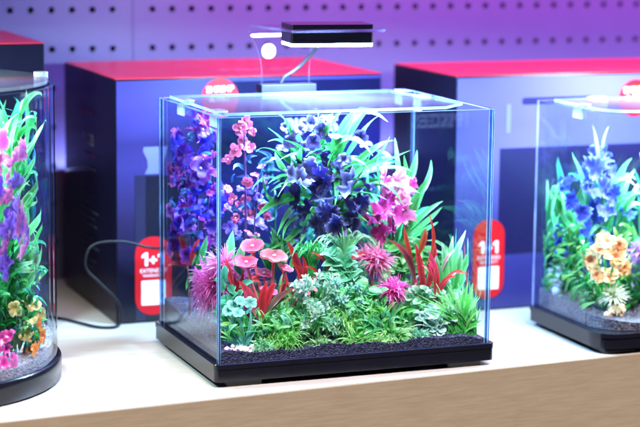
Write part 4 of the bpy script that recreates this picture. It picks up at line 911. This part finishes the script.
for k in range(80):
    x, y = (R.uniform(545, 640) if k < 40 else R.uniform(640, 740)), R.uniform(205, 262); a_ = R.uniform(.5, 2.5); L = R.uniform(30, 60)
    p.bl([(x, y), (x + L * .4 * math.cos(a_), y - L * .6), (x + L * math.cos(a_) * .8, y - L * math.sin(a_))], R.uniform(5, 8), G1, R.choice((G3, PALE, AQ)), dY=R.uniform(-.03, .03), wob=.02)
p.done()
p = qplant('orange_flower', 'bunch of yellow orange flowers in the middle of the right tank', 'flower', 604, 300, .055)
for x, y, r in ((588, 262, 15), (606, 243, 13), (614, 258, 14), (608, 278, 14), (598, 252, 12), (622, 268, 11), (596, 276, 10), (618, 246, 10)):
    q = p.at(x, y, R.uniform(-.03, .0)); nrm = UPC + rdir(-1) * .45
    blossom(p.part('flower'), q, nrm, r * mpp(p.Y) * .95, (.85, .26, .05), (.96, .74, .40), 9); blossom(p.part('flower'), q + V((0, -.002, .001)), nrm, r * mpp(p.Y) * .6, (.75, .14, .03), (.95, .62, .26), 7, (.7, .1, .04)); p.stalk(q, .0011, G1)
p.done()
p = qplant('spiky_anemone', 'cream spiky anemone on a tan stump on the gravel of the right tank', 'ornament', 614, 318, .03)
c = p.at(614, 298); tuft(p.part('foliage'), c, 17 * mpp(.03), 150, 2.6 * mpp(.03), (.55, .6, .35), (.9, .92, .78), -.3, 1, .1)
for k in range(26): ball(p.part('base'), p.at(614 + R.uniform(-8, 8), 312 + R.uniform(-5, 5), R.uniform(-.004, .006)), R.uniform(.003, .005), R.choice(((.65, .45, .25), (.75, .58, .36), (.5, .34, .2))), 1, 8, 5, .2)
p.done()
p = qplant('green_bush', 'green leafy bush spreading over the gravel of the right tank', 'plant', 604, 306, .075)
for k in range(620):
    x, y = (R.uniform(542, 648) if k < 440 else R.uniform(648, 760)), R.uniform(238, 316); a = R.uniform(.2, 2.9); L = R.uniform(10, 22)
    if 582 < x < 632 and y < 284 and R.random() < .7: continue
    p.bl([(x, y), (x + L * .5 * math.cos(a), y - L * .6), (x + L * math.cos(a), y - L * math.sin(a))], R.uniform(2.5, 5), jit(GD), jit(R.choice((G1, G2, GY, (.5, .95, .2), (.4, .9, .25), G3))), prof='spear', dY=R.uniform(-.05, .03))
for k in range(14): p.stalk(p.at(R.uniform(546, 640), R.uniform(268, 296)), .001, GD)
p.done()
p = qplant('purple_bush', 'purple pink bushy plant at the right end of the right tank', 'plant', 646, 290, .05)
tuft(p.part('foliage'), p.at(644, 254), 20 * mpp(.05), 180, 3.4 * mpp(.05), (.4, .08, .5), (.75, .4, .8), -.5, 1, .1); p.stalk(p.at(644, 254), .002, VIO); p.done()
p = qplant('grey_stone', 'rough grey stone among the leaves at the left wall of the right tank', 'stone', 556, 300, .13)
for k in range(30): ball(p.part('base'), p.at(557 + R.uniform(-6, 7), 280 + R.uniform(-12, 16), R.uniform(-.006, .006)), R.uniform(.0045, .008), R.choice(((.42, .4, .5), (.5, .48, .58), (.34, .33, .42))), .9, 8, 6, .15)
p.done()
# ------------------------------------------------------------------ light
def area(name, loc, target, sx, sy, power, c, spread=None):
    l = bpy.data.lights.new(name, 'AREA'); l.shape = 'RECTANGLE'; l.size = sx; l.size_y = sy; l.energy = power; l.color = c
    if spread: l.spread = math.radians(spread)
    o = bpy.data.objects.new(name, l); COL.objects.link(o); o.location = loc
    o.rotation_euler = (V(target) - V(loc)).to_track_quat('-Z', 'Y').to_euler(); return o
area('ceiling_light', (.15, -1.25, 2.05), (.15, -.22, -.02), 2.4, .5, 21, (1.0, .92, .86), 32)
area('shelf_strip_light', (.85, .46, .52), (.85, .56, .2), 1.5, .04, 6.5, (1.0, .08, .50))
area('blue_strip_light', (.75, -.1, .95), (.62, .58, .22), 1.5, .25, 10, (.11, .16, 1.0), 110)
area('low_blue_light', (.62, .575, .12), (.62, .598, .30), 1.3, .03, 3.6, (.30, .36, 1.0))
area('round_tank_lamp', (-.28, .12, .35), (-.27, .12, 0), .06, .09, 6.5, (.7, .88, 1.0))
area('right_tank_lamp', (.575, .10, .31), (.56, .09, 0), .10, .10, 7, (.72, .9, 1.0))
wd = bpy.data.worlds.new('World'); S.world = wd; wd.use_nodes = True
bg = wd.node_tree.nodes['Background']; bg.inputs[0].default_value = (.30, .30, .62, 1); bg.inputs[1].default_value = .10
S.view_settings.view_transform = 'Standard'; S.view_settings.look = 'None'; S.view_settings.exposure = 0.3; S.view_settings.gamma = 1
S.render.engine = 'CYCLES'
c = S.cycles
c.max_bounces = 14; c.diffuse_bounces = 4; c.glossy_bounces = 6; c.transmission_bounces = 8; c.transparent_max_bounces = 40
c.use_denoising = True; c.sample_clamp_indirect = 6; c.caustics_reflective = False; c.caustics_refractive = False
